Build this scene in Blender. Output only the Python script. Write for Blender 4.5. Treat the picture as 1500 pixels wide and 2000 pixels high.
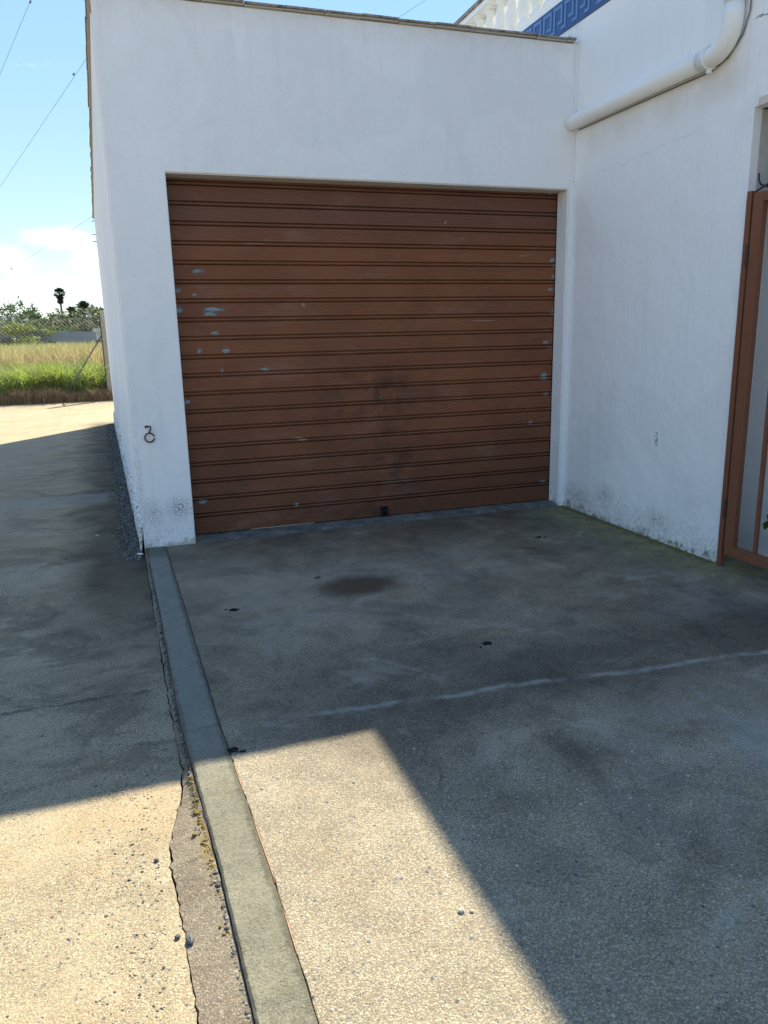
import bpy, math, random
import numpy as np
from mathutils import Vector, Matrix
random.seed(7); rng = np.random.default_rng(7)
S = bpy.context.scene; C = S.collection
R = math.radians
for o in list(bpy.data.objects): bpy.data.objects.remove(o)

# ------------------------------------------------------------------ camera
CAM = Vector((0.0018, -5.1932, 1.3878)); YAW, PIT, ROL, FPX = -0.3203, -0.2328, -0.0225, 1465.5
f = Vector((-math.sin(YAW)*math.cos(PIT), math.cos(YAW)*math.cos(PIT), math.sin(PIT)))
r0 = Vector((math.cos(YAW), math.sin(YAW), 0)); u0 = r0.cross(f)
rr = math.cos(ROL)*r0 + math.sin(ROL)*u0; uu = -math.sin(ROL)*r0 + math.cos(ROL)*u0
cam = bpy.data.objects.new('camera', bpy.data.cameras.new('camera')); C.objects.link(cam)
M = Matrix((rr, uu, -f)).transposed().to_4x4(); M.translation = CAM
cam.matrix_world = M
cam.data.sensor_fit = 'HORIZONTAL'; cam.data.sensor_width = 36; cam.data.lens = FPX/1500*36
cam.data.clip_start = 0.05; cam.data.clip_end = 3000
S.camera = cam

# ------------------------------------------------------------------ sky, sun, exposure
SUN = Vector((0.596, 0.834, 1.0)).normalized()
EL = math.asin(SUN.z); AZ = math.atan2(SUN.x, SUN.y)
W = bpy.data.worlds.new('World'); S.world = W; W.use_nodes = True
nt = W.node_tree; nt.nodes.clear()
SKY_STRENGTH = 0.135
def build_world():
    n = nt.nodes; L = nt.links
    out = n.new('ShaderNodeOutputWorld'); bg = n.new('ShaderNodeBackground'); bg.inputs['Strength'].default_value = SKY_STRENGTH
    sky = n.new('ShaderNodeTexSky'); sky.sky_type = 'NISHITA'; sky.sun_disc = False
    sky.sun_elevation = EL; sky.sun_rotation = AZ; sky.air_density = 1.0; sky.dust_density = 0.0; sky.ozone_density = 4.0; sky.altitude = 0
    ga = n.new('ShaderNodeGamma'); ga.inputs[1].default_value = .32; L.new(sky.outputs[0], ga.inputs[0])      # flattens the sky's brightness to lift the fill light in shade
    hs = n.new('ShaderNodeHueSaturation'); hs.inputs['Saturation'].default_value = 2.05; hs.inputs['Hue'].default_value = .508; L.new(ga.outputs[0], hs.inputs['Color'])
    tc = n.new('ShaderNodeTexCoord'); sep = n.new('ShaderNodeSeparateXYZ'); L.new(tc.outputs['Generated'], sep.inputs[0])
    def m(op, a, b=None, c=None, clamp=False):
        k = n.new('ShaderNodeMath'); k.operation = op; k.use_clamp = clamp
        for i, v in enumerate((a, b, c)):
            if v is None: continue
            if isinstance(v, (int, float)): k.inputs[i].default_value = v
            else: L.new(v, k.inputs[i])
        return k.outputs[0]
    # clouds: noise on azimuth / elevation, a low belt of flat cumulus all round the horizon
    az = m('ARCTAN2', sep.outputs[0], sep.outputs[1]); el = m('ARCSINE', sep.outputs[2])
    co = n.new('ShaderNodeCombineXYZ'); L.new(m('MULTIPLY', az, 3.2), co.inputs[0]); L.new(m('MULTIPLY', el, 11.0), co.inputs[1])
    nz = n.new('ShaderNodeTexNoise'); nz.inputs['Scale'].default_value = 2.1; nz.inputs['Detail'].default_value = 7; nz.inputs['Roughness'].default_value = .58
    L.new(co.outputs[0], nz.inputs['Vector'])
    def blob(a0, e0, ra, re):
        x = m('DIVIDE', m('SUBTRACT', az, a0), ra); y = m('DIVIDE', m('SUBTRACT', el, e0), re)
        return m('SUBTRACT', 1.0, m('SQRT', m('ADD', m('MULTIPLY', x, x), m('MULTIPLY', y, y))), clamp=True)
    b = m('MAXIMUM', blob(-.052, .118, .060, .022), blob(-.125, .090, .055, .022))
    b = m('MAXIMUM', b, blob(-.025, .098, .045, .022)); b = m('MAXIMUM', b, m('MULTIPLY', blob(-.03, .052, .09, .018), .6))
    belt = m('MULTIPLY', m('SUBTRACT', 1.0, m('DIVIDE', m('ABSOLUTE', m('SUBTRACT', el, .09)), .16), clamp=True), .11)
    v = m('ADD', m('ADD', nz.outputs['Fac'], m('MULTIPLY', b, .42)), belt)
    mask = m('MULTIPLY', m('SUBTRACT', v, .66), 4.2, clamp=True)
    mx = n.new('ShaderNodeMix'); mx.data_type = 'RGBA'
    L.new(m('MULTIPLY', mask, .85), mx.inputs[0]); L.new(hs.outputs[0], mx.inputs[6]); mx.inputs[7].default_value = (1.95, 2.0, 2.05, 1)
    L.new(mx.outputs[2], bg.inputs[0]); L.new(bg.outputs[0], out.inputs[0])
build_world()
sl = bpy.data.lights.new('sun', 'SUN'); sl.energy = 2.42; sl.angle = R(.53); sl.color = (1, .955, .76)
so = bpy.data.objects.new('sun', sl); C.objects.link(so); so.rotation_euler = SUN.to_track_quat('Z', 'Y').to_euler(); so.location = (6, 8, 12)
S.view_settings.view_transform = 'Standard'; S.view_settings.look = 'None'; S.view_settings.gamma = 1
S.view_settings.exposure = 2.34; S.view_settings.use_curve_mapping = False
S.cycles.max_bounces = 8; S.cycles.diffuse_bounces = 5

# ------------------------------------------------------------------ node helper
class NT:
    def __init__(s, name):
        s.m = bpy.data.materials.new(name); s.m.use_nodes = True; s.t = s.m.node_tree; s.n = s.t.nodes; s.L = s.t.links
        s.n.clear(); s.out = s.n.new('ShaderNodeOutputMaterial'); s.b = s.n.new('ShaderNodeBsdfPrincipled')
        s.L.new(s.b.outputs[0], s.out.inputs[0]); s.b.inputs['Roughness'].default_value = .85
        s.b.inputs['Specular IOR Level'].default_value = .3
        g = s.n.new('ShaderNodeNewGeometry'); s.P = g.outputs['Position']; s.N = g.outputs['Normal']
        sp = s.n.new('ShaderNodeSeparateXYZ'); s.L.new(s.P, sp.inputs[0]); s.x, s.y, s.z = sp.outputs
    def put(s, sock, v):
        if isinstance(v, (int, float)): sock.default_value = v
        elif isinstance(v, (tuple, list)):
            sock.default_value = tuple(v) + ((1,) if len(v) == 3 and len(sock.default_value) == 4 else ())
        else: s.L.new(v, sock)
    def ma(s, op, a, b=None, c=None, clamp=False):
        k = s.n.new('ShaderNodeMath'); k.operation = op; k.use_clamp = clamp
        for i, v in enumerate((a, b, c)):
            if v is not None: s.put(k.inputs[i], v)
        return k.outputs[0]
    def ss(s, v, lo, hi):      # smoothstep, lo > hi allowed
        k = s.n.new('ShaderNodeMapRange'); k.interpolation_type = 'SMOOTHSTEP'
        a, b, c, d = (lo, hi, 0, 1) if lo < hi else (hi, lo, 1, 0)
        s.put(k.inputs[0], v)
        for i, q in zip((1, 2, 3, 4), (a, b, c, d)): k.inputs[i].default_value = q
        return k.outputs[0]
    def vec(s, sx=1, sy=1, sz=1, src=None):
        k = s.n.new('ShaderNodeVectorMath'); k.operation = 'MULTIPLY'; s.L.new(src or s.P, k.inputs[0]); k.inputs[1].default_value = (sx, sy, sz); return k.outputs[0]
    def noise(s, scale, detail=4, rough=.55, vec=None, dist=0):
        k = s.n.new('ShaderNodeTexNoise'); s.L.new(vec or s.P, k.inputs['Vector']); k.inputs['Scale'].default_value = scale
        k.inputs['Detail'].default_value = detail; k.inputs['Roughness'].default_value = rough; k.inputs['Distortion'].default_value = dist; return k.outputs['Fac']
    def vor(s, scale, feat='F1', vec=None, rnd=1):
        k = s.n.new('ShaderNodeTexVoronoi'); k.feature = feat; s.L.new(vec or s.P, k.inputs['Vector']); k.inputs['Scale'].default_value = scale
        k.inputs['Randomness'].default_value = rnd; return k.outputs['Distance'], k.outputs.get('Color')
    def sepc(s, c):
        k = s.n.new('ShaderNodeSeparateColor'); s.L.new(c, k.inputs[0]); return k.outputs
    def mix(s, fac, a, b, mode='MIX'):
        k = s.n.new('ShaderNodeMix'); k.data_type = 'RGBA'; k.blend_type = mode
        s.put(k.inputs[0], fac); s.put(k.inputs[6], a); s.put(k.inputs[7], b); return k.outputs[2]
    def ramp(s, fac, stops, interp='LINEAR'):
        k = s.n.new('ShaderNodeValToRGB'); s.L.new(fac, k.inputs[0]); e = k.color_ramp.elements; k.color_ramp.interpolation = interp
        while len(e) > 1: e.remove(e[-1])
        e[0].position = stops[0][0]; e[0].color = tuple(stops[0][1]) + (1,)
        for p, c in stops[1:]:
            q = e.new(p); q.color = tuple(c) + (1,)
        return k.outputs[0]
    def bump(s, h, dist=.003, strength=1):
        k = s.n.new('ShaderNodeBump'); k.inputs['Distance'].default_value = dist; k.inputs['Strength'].default_value = strength
        s.put(k.inputs['Height'], h); s.L.new(k.outputs[0], s.b.inputs['Normal'])
    def ell(s, cx, cy, rx, ry, jx=0, a=None, b=None):   # ellipse: 1 at its centre, 0 at its rim and outside
        X = s.ma('DIVIDE', s.ma('SUBTRACT', a or s.x, cx), rx); Y = s.ma('DIVIDE', s.ma('SUBTRACT', b or s.y, cy), ry)
        return s.ma('SUBTRACT', 1.0, s.ma('SQRT', s.ma('ADD', s.ma('MULTIPLY', X, X), s.ma('MULTIPLY', Y, Y))), clamp=True)
    def mx(s, *v):
        r = v[0]
        for q in v[1:]: r = s.ma('MAXIMUM', r, q)
        return r
    def mul(s, *v):
        r = v[0]
        for q in v[1:]: r = s.ma('MULTIPLY', r, q)
        return r
    def col(s, c): s.put(s.b.inputs['Base Color'], c)

def plain(name, c, rough=.7, metal=0, var=.12, scale=12, bump=0):
    k = NT(name); n_ = k.noise(scale, 4)
    k.col(k.mix(n_, tuple(v*(1-var) for v in c), tuple(min(1, v*(1+var)) for v in c)))
    k.b.inputs['Roughness'].default_value = rough; k.b.inputs['Metallic'].default_value = metal
    if bump: k.bump(k.noise(scale*6, 3), bump)
    return k.m

# ---- weathered exposed-aggregate concrete
def pebbly(k, base_a, base_b, expo, pscale=165, rel=.0010, stone_gain=1.0):
    big = k.noise(1.1, 5, .6); mid = k.noise(6, 5, .6); fine = k.noise(260, 3, .6)
    wv = k.n.new('ShaderNodeVectorMath'); wv.operation = 'ADD'; k.L.new(k.P, wv.inputs[0])
    nn = k.n.new('ShaderNodeTexNoise'); nn.inputs['Scale'].default_value = 70; k.L.new(k.P, nn.inputs['Vector'])
    sc = k.n.new('ShaderNodeVectorMath'); sc.operation = 'SCALE'; k.L.new(nn.outputs['Color'], sc.inputs[0]); sc.inputs['Scale'].default_value = .010; k.L.new(sc.outputs[0], wv.inputs[1])
    flat = k.vec(1, 1, .35, wv.outputs[0])
    d1, c1 = k.vor(pscale, vec=flat); d2, c2 = k.vor(pscale*.42, vec=flat)
    r1 = k.sepc(c1); r2 = k.sepc(c2)
    g = stone_gain
    st = lambda *c: tuple(v*g for v in c)
    stone = k.ramp(r1[0], [(0, st(.07, .07, .075)), (.24, st(.13, .12, .115)), (.31, st(.30, .25, .18)), (.6, st(.39, .325, .235)), (.8, st(.44, .375, .275)), (.9, st(.33, .25, .18)), (1, st(.46, .41, .33))])
    stone2 = k.ramp(r2[1], [(0, st(.07, .07, .08)), (.45, st(.16, .15, .14)), (.75, st(.34, .30, .23)), (1, st(.42, .37, .29))])
    m1 = k.mul(k.ss(d1, .50, .32), k.ss(r1[1], .25, .35), expo)
    m2 = k.mul(k.ss(d2, .36, .28), k.ss(r2[0], .88, .90), expo)
    base = k.mix(k.ss(mid, .35, .65), base_a, base_b)
    base = k.mix(k.ss(fine, .30, .7), k.mix(.5, base, (.04, .04, .04), 'MULTIPLY'), base)
    crev = k.mul(k.ss(d1, .44, .62), expo)
    base = k.mix(k.mul(crev, .5), base, k.mix(1, base, (.38, .36, .34), 'MULTIPLY'))
    grit_ = k.noise(105, 5, .8); base = k.mix(k.mul(k.ss(grit_, .50, .62), .45), base, k.mix(1, base, (.45, .44, .44), 'MULTIPLY')); base = k.mix(k.mul(k.ss(grit_, .42, .32), .35), base, (.50, .44, .33))
    c = k.mix(k.mul(m1, .85), base, stone); c = k.mix(m2, c, stone2)
    h = k.ma('ADD', k.mul(k.ss(d1, .62, .15), expo), k.mul(m2, .6)); h = k.ma('ADD', h, k.mul(fine, .5))
    h = k.ma('ADD', h, k.mul(mid, 1.2))
    k.bump(h, rel)
    return c, big, mid, fine

def mat_apron():
    k = NT('apron_concrete')
    n1 = k.noise(3.5, 5, .6)
    expo = k.mul(k.ss(k.ma('ADD', k.y, k.mul(n1, .8)), -.4, -1.9), .9)
    expo = k.ma('ADD', expo, .12)
    c, big, mid, fine = pebbly(k, (.38, .305, .21), (.47, .378, .26), expo)
    warp = k.ma('ADD', k.y, k.mul(k.ma('SUBTRACT', k.noise(1.6, 5, .6), .5), 1.3))
    wx = k.ma('ADD', k.x, k.mul(k.ma('SUBTRACT', k.noise(2.3, 5, .6), .5), 1.1))
    # grime: deepest near the door, another dirty band across the middle
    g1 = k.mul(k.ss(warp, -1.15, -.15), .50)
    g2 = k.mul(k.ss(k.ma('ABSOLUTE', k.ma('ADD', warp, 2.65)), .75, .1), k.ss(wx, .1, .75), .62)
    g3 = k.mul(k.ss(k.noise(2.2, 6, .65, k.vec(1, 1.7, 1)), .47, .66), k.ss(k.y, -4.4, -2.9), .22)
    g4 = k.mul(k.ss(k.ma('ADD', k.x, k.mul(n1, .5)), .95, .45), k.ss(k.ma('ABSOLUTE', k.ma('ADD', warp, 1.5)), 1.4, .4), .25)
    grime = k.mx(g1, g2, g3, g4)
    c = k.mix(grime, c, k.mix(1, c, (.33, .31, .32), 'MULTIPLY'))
    # shade tone put into the colour away from the sunny strip
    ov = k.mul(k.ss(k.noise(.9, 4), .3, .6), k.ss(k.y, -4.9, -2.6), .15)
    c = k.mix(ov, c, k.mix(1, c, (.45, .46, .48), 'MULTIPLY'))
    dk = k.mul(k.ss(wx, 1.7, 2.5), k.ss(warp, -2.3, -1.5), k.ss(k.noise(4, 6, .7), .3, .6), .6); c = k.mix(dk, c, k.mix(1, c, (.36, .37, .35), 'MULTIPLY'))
    dk2 = k.mul(k.ss(k.noise(1.5, 7, .7, None, .8), .46, .58), k.mx(k.ss(k.y, -3.0, -2.75), k.ss(k.x, .72, .95)), .42); c = k.mix(dk2, c, k.mix(1, c, (.50, .485, .53), 'MULTIPLY'))  # blotchy darkening painted only inside the cast shadow's outline
    # pale dried patches
    pale = k.mul(k.mx(k.ell(1.5, -1.15, .9, .42), k.mul(k.ell(.75, -1.5, .5, .5), .7), k.ell(2.9, -2.2, .8, .35), k.ell(2.0, -3.4, .9, .6)), k.ss(k.noise(5, 6, .7), .38, .62))
    c = k.mix(k.mul(pale, .5), c, (.33, .305, .27))
    # the thin lime line wandering across
    ly = k.ma('ADD', k.ma('ADD', k.y, 2.60), k.ma('ADD', k.mul(k.x, .09), k.mul(k.ma('SUBTRACT', k.noise(2.0, 5, .6), .5), .14)))
    line = k.mul(k.ss(k.ma('ABSOLUTE', ly), .030, .002), k.ss(k.x, .32, .6), k.ss(k.noise(9, 4), .34, .6))
    c = k.mix(k.mul(line, .6), c, (.37, .345, .31))
    ly2 = k.ma('ADD', k.ma('ADD', k.y, 1.80), k.ma('ADD', k.mul(k.x, -.0), k.mul(k.ma('SUBTRACT', k.noise(3.0, 5, .6), .5), .3)))
    line2 = k.mul(k.ss(k.ma('ABSOLUTE', ly2), .05, .002), k.ss(k.x, 2.2, 2.6), k.ss(k.noise(9, 4), .4, .6))
    c = k.mix(k.mul(line2, .5), c, (.37, .345, .31))
    hw = k.ma('ADD', k.x, k.mul(k.ma('SUBTRACT', k.noise(3.5, 6, .65), .5), .5)); hc_ = k.mul(k.ss(k.ma('ABSOLUTE', k.ma('SUBTRACT', hw, k.ma('ADD', 1.95, k.mul(k.y, .35)))), .0045, .001), k.ss(k.noise(2.2, 3), .44, .5), k.ss(k.y, -3.9, -3.2))
    c = k.mix(k.mul(hc_, .6), c, (.03, .03, .03))
    # moss by the house wall
    dw = k.ma('SUBTRACT', 3.26, k.x)
    mo = k.mul(k.ss(k.ma('ADD', dw, k.mul(k.ma('SUBTRACT', k.noise(4, 5, .65), .5), .9)), .75, .05), k.ss(k.y, -2.4, -1.5))
    c = k.mix(k.mul(mo, .72), c, k.mix(k.noise(30, 4), (.10, .115, .085), (.19, .20, .14)))
    ym = k.mul(k.ss(k.ma('ADD', dw, k.mul(k.ma('SUBTRACT', k.noise(6, 4, .6), .5), .5)), .48, .08), k.ss(k.noise(11, 5, .7), .42, .54), k.ss(k.y, -2.3, -1.8))
    c = k.mix(k.mul(ym, .62), c, (.29, .235, .08))
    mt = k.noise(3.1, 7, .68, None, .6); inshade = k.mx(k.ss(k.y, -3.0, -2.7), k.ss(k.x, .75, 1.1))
    c = k.mix(k.mul(k.ss(mt, .50, .66), inshade, .5), c, k.mix(1, c, (.46, .45, .47), 'MULTIPLY'))  # shade deepened in the colour: mottling limited to the shadowed slab
    c = k.mix(k.mul(k.ss(mt, .45, .30), .35), c, (.42, .38, .31))
    c = k.mix(k.mul(k.ss(k.noise(1.7, 5), .5, .7), .3), c, k.mix(1, c, (1, .86, .68), 'MULTIPLY'))
    # rusty oil stain
    st = k.ss(k.ma('ADD', k.ell(1.13, -1.30, .33, .24), k.mul(k.ma('SUBTRACT', k.noise(7, 6, .7), .5), .7)), -.02, .62)
    c = k.mix(k.mul(st, .92), c, (.07, .044, .024))
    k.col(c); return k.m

def mat_road():
    k = NT('road_concrete')
    expo = k.ma('ADD', k.mul(k.ss(k.noise(2.5, 5, .6), .35, .65), .55), .45)
    expo = k.mul(expo, k.ss(k.y, 7.5, 2.0))
    c, big, mid, fine = pebbly(k, (.42, .328, .207), (.50, .39, .25), expo, pscale=165, rel=.0010)
    # soft tyre-swept streaks across
    sv = k.vec(.5, 6, 1); stv = k.noise(1.5, 5, .6, sv)
    c = k.mix(k.mul(k.ss(stv, .52, .68), .3), c, k.mix(1, c, (.55, .54, .55), 'MULTIPLY'))
    c = k.mix(k.mul(k.ss(k.noise(1.1, 4), .45, .7), .4), c, k.mix(1, c, (1.0, .80, .60), 'MULTIPLY'))
    # wet-looking grime along the wall foot
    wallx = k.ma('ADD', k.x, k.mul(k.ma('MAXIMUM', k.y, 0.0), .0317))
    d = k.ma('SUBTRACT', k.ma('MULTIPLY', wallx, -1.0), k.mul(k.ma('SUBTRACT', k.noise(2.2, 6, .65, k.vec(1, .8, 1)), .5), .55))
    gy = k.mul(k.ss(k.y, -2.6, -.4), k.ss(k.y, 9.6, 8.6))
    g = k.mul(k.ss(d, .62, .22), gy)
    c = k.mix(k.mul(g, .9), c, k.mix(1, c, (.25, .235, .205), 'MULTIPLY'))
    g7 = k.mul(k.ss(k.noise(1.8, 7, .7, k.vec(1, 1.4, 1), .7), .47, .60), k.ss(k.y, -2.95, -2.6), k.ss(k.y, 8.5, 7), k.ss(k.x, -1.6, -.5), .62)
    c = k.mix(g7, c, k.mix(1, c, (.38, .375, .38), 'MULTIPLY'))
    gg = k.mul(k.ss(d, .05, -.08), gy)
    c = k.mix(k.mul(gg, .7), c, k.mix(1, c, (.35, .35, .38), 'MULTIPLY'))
    hd, hc = k.vor(46); hq = k.sepc(hc); edge_ = k.mx(k.ss(k.x, -.22, -.06), .25)
    c = k.mix(k.mul(k.ss(hd, .22, .15), k.ss(k.ma('ADD', hq[0], k.mul(edge_, .26)), .90, .92), k.ss(k.y, 1.5, 0), .85), c, (.07, .065, .06))
    # the smeared cement repair
    rp = k.mul(k.ss(k.ma('ABSOLUTE', k.ma('SUBTRACT', k.ma('ADD', k.y, k.mul(k.noise(4, 3), .25)), 2.25)), .30, .14), k.ss(k.x, -.20, -.34), k.ss(k.x, -2.4, -.8))
    c = k.mix(k.mul(rp, .5), c, (.27, .25, .21))
    # transverse casting joint
    jy = k.ma('ADD', k.ma('ADD', k.y, 2.15), k.mul(k.ma('SUBTRACT', k.noise(5, 5, .7), .5), .11))
    j = k.mul(k.ss(k.ma('ABSOLUTE', jy), .024, .004), k.ss(k.noise(14, 4, .7), .38, .52), k.ss(k.x, .0, -.06))
    c = k.mix(k.mul(j, .75), c, (.05, .045, .04))
    for y0, s_ in ((3.9, .04), (6.3, .05), (8.0, .05), (11.2, .06), (13.0, .05)):
        q = k.mul(k.ss(k.ma('ABSOLUTE', k.ma('SUBTRACT', k.ma('ADD', k.y, k.mul(k.noise(1.1, 4), .5)), y0)), s_, .005), k.ss(k.noise(3, 4), .38, .6))
        c = k.mix(k.mul(q, .5), c, (.12, .10, .08))
    di = k.mul(k.ss(k.ma('ADD', k.y, k.ma('ADD', k.mul(k.x, -.55), k.mul(k.noise(1.2, 5), 1.2))), 15.2, 16.2), .8)
    c = k.mix(di, c, (.36, .27, .20))
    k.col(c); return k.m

def mat_gutter():
    k = NT('gutter_cement')
    c, big, mid, fine = pebbly(k, (.215, .165, .115), (.28, .22, .155), .45, pscale=170, rel=.0018)
    c = k.mix(k.mul(k.ss(k.noise(7, 6, .7), .5, .7), k.ss(k.y, -2.9, -2.5), .7), c, (.06, .055, .05))
    d = k.ma('SUBTRACT', k.ma('ADD', k.ma('MULTIPLY', k.y, -.0), .10), k.x)
    mo = k.mul(k.ss(k.noise(22, 5, .7), .45, .58), k.ss(d, .05, .0), k.ss(k.ma('ABSOLUTE', k.ma('ADD', k.y, 3.1)), .35, .2))
    c = k.mix(k.mul(mo, .85), c, (.20, .13, .02))
    c = k.mix(k.mul(k.ss(k.noise(30, 4, .7), .55, .65), .5), c, (.09, .08, .055))
    k.col(c); return k.m

def mat_kerb():
    k = NT('kerb_cement')
    n1 = k.noise(5, 6, .65); n2 = k.noise(40, 5, .65)
    c = k.mix(k.ss(n1, .3, .7), (.215, .192, .14), (.285, .255, .185))
    c = k.mix(k.mul(k.ss(n2, .4, .7), .35), c, (.20, .19, .16)); c = k.mix(k.mul(k.ss(k.noise(105, 5, .8), .46, .60), .5), c, k.mix(1, c, (.52, .50, .47), 'MULTIPLY'))
    sh = k.ss(k.ma('ADD', k.y, k.mul(n1, .6)), -2.75, -2.1)     # shaded length near the garage, its shade mixed into the colour
    c = k.mix(k.mul(sh, .6), c, (.25, .24, .215))
    c = k.mix(k.mul(k.ell(.08, -.1, .15, .22), 1.6), c, (.13, .15, .11))
    c = k.mix(k.mul(k.ss(k.noise(18, 5, .75, k.vec(1, .35, 1)), .60, .66), .5), c, (.30, .27, .205))
    t_ = k.ma('MULTIPLY', k.y, -1.0); t2 = k.mul(t_, t_)
    xl = k.ma('ADD', k.ma('ADD', .015, k.mul(t_, .010)), k.mul(t2, .0048)); xr = k.ma('ADD', k.ma('ADD', .140, k.mul(t_, .012)), k.mul(t2, .004))
    u_ = k.ma('ABSOLUTE', k.ma('SUBTRACT', k.ma('DIVIDE', k.ma('SUBTRACT', k.x, xl), k.ma('SUBTRACT', xr, xl)), .5))
    eg = k.mul(k.ss(k.ma('ADD', u_, k.mul(k.ma('SUBTRACT', k.noise(26, 6, .75), .5), .45)), .36, .50), .7); c = k.mix(eg, c, k.mix(1, c, (.42, .40, .36), 'MULTIPLY'))
    sp, _ = k.vor(160); c = k.mix(k.mul(k.ss(sp, .18, .10), .6), c, (.10, .09, .08))
    c = k.mix(k.mul(k.ss(k.noise(11, 7, .75), .48, .62), .4), c, k.mix(1, c, (.62, .60, .55), 'MULTIPLY'))
    c = k.mix(k.mul(k.ss(k.noise(300, 2), .50, .62), .75), c, k.mix(1, c, (.55, .54, .50), 'MULTIPLY'))
    k.bump(k.ma('ADD', n2, k.mul(k.noise(190, 4, .75), 1.6)), .0035); k.col(c); return k.m

def mat_plaster(name, right=False):
    k = NT(name)
    n1 = k.noise(1.4, 5, .6); n2 = k.noise(14, 5, .6)
    a, b = ((.88, .875, .865), (.91, .905, .90)) if right else ((.83, .82, .81), (.88, .87, .86))
    c = k.mix(k.ss(n1, .3, .7), a, b)
    # rain streaks, faint
    sv = k.vec(9, 9, .35); c = k.mix(k.mul(k.ss(k.noise(2, 5, .6, sv), .52, .72), .09), c, (.50, .48, .43))
    # foot grime
    zz = k.ma('ADD', k.z, k.mul(k.ma('SUBTRACT', n2, .5), .28))
    if right:
        foot = k.mul(k.ss(zz, .30, .02), k.ss(k.noise(45, 5, .75), .42, .62))
        foot = k.mx(foot, k.ss(zz, .055, .0))
        c = k.mix(k.mul(foot, .45), c, (.30, .29, .22))
        e = k.mul(k.mx(k.ell(-.556, .19, .14, .12, a=k.y, b=k.z), k.ell(-1.15, .14, .16, .09, a=k.y, b=k.z), k.ell(-.20, .10, .3, .14, a=k.y, b=k.z), k.mul(k.ell(-1.5, .30, .3, .32, a=k.y, b=k.z), .25)), k.ss(k.noise(60, 6, .8), .40, .66))
        c = k.mix(k.mul(e, 1.1), c, (.27, .26, .23))
        mb = k.mul(k.ss(zz, .07, .0), k.ss(k.noise(25, 4, .7), .45, .6)); c = k.mix(k.mul(mb, .8), c, (.12, .11, .035))
        # rain drip below the pipe and hairline crack
        pd = k.mul(k.ss(k.ma('ABSOLUTE', k.ma('SUBTRACT', k.z, 2.70)), .16, .0), k.ss(k.y, -1.75, -1.5), k.ss(k.noise(3, 4), .3, .7))
        c = k.mix(k.mul(pd, .35), c, (.62, .52, .38))
        cz = k.ma('SUBTRACT', k.ma('ADD', k.z, k.mul(k.ma('SUBTRACT', k.noise(9, 5, .6), .5), .12)), k.ma('SUBTRACT', 2.445, k.mul(k.y, .035)))
        ck = k.mul(k.ss(k.ma('ABSOLUTE', cz), .0028, .0008), k.ss(k.y, -.12, -.4), k.ss(k.y, -1.36, -1.2))
        cz2 = k.ma('SUBTRACT', k.ma('ADD', k.z, k.mul(k.ma('SUBTRACT', k.noise(12, 5, .6), .5), .09)), 2.935)
        ck2 = k.mul(k.ss(k.ma('ABSOLUTE', cz2), .0045, .0015), k.ss(k.y, -1.66, -1.69))
        c = k.mix(k.mx(k.mul(ck, .28), ck2), c, (.25, .24, .23))
        th = k.ss(k.ma('ADD', k.y, k.mul(n2, .08)), .02, .10); c = k.mix(k.mul(k.ss(k.noise(30, 5, .7), .5, .6), .3, th), c, (.35, .36, .40))
    else:
        foot = k.mul(k.ss(zz, .34, .04), k.ss(k.noise(50, 5, .75), .46, .66)); c = k.mix(k.mul(foot, .45), c, (.28, .27, .23))
        c = k.mix(k.mul(k.ss(zz, .05, .0), .6), c, (.30, .25, .18))
        e = k.mul(k.mx(k.ell(.25, .26, .12, .10, a=k.x, b=k.z), k.mul(k.ell(.08, .24, .1, .12, a=k.x, b=k.z), .7)), k.ss(k.noise(75, 5, .75), .42, .6), k.ss(k.y, .3, .1))
        c = k.mix(k.mul(e, 1.2), c, (.20, .20, .18))
        top = k.mul(k.ss(zz, 3.22, 3.40), k.ss(k.noise(6, 4), .3, .7)); c = k.mix(k.mul(top, .45), c, (.66, .58, .47))
        e2 = k.mul(k.ss(k.ma('ADD', k.mul(k.x, 1), k.mul(n2, .05)), .075, .03), k.ss(zz, 1.3, .3), k.ss(k.noise(60, 4), .4, .6)); c = k.mix(k.mul(e2, .4), c, (.35, .34, .30))
    rs = k.mul(k.ss(k.z, 2.75, 3.38), k.ss(k.noise(2.2, 6, .7, k.vec(7, 7, .35), .4), .50, .72), .09 if right else .17); c = k.mix(rs, c, (.52, .48, .42))
    pt = k.mul(k.ss(k.noise(.9, 3, .5, None, .5), .55, .58), .12); c = k.mix(pt, c, (.60, .60, .58))
    # chips and trowel specks
    vd, vc = k.vor(9); q = k.sepc(vc); c = k.mix(k.mul(k.ss(vd, .055, .03), k.ss(q[0], .86, .88), .55), c, (.45, .42, .38))
    h = k.ma('ADD', k.mul(k.noise(5, 4), 2.0), k.ma('ADD', n2, k.mul(k.noise(150, 3), .35)))
    k.bump(h, .0055); k.b.inputs['Roughness'].default_value = .9
    k.col(c); return k.m

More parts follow.
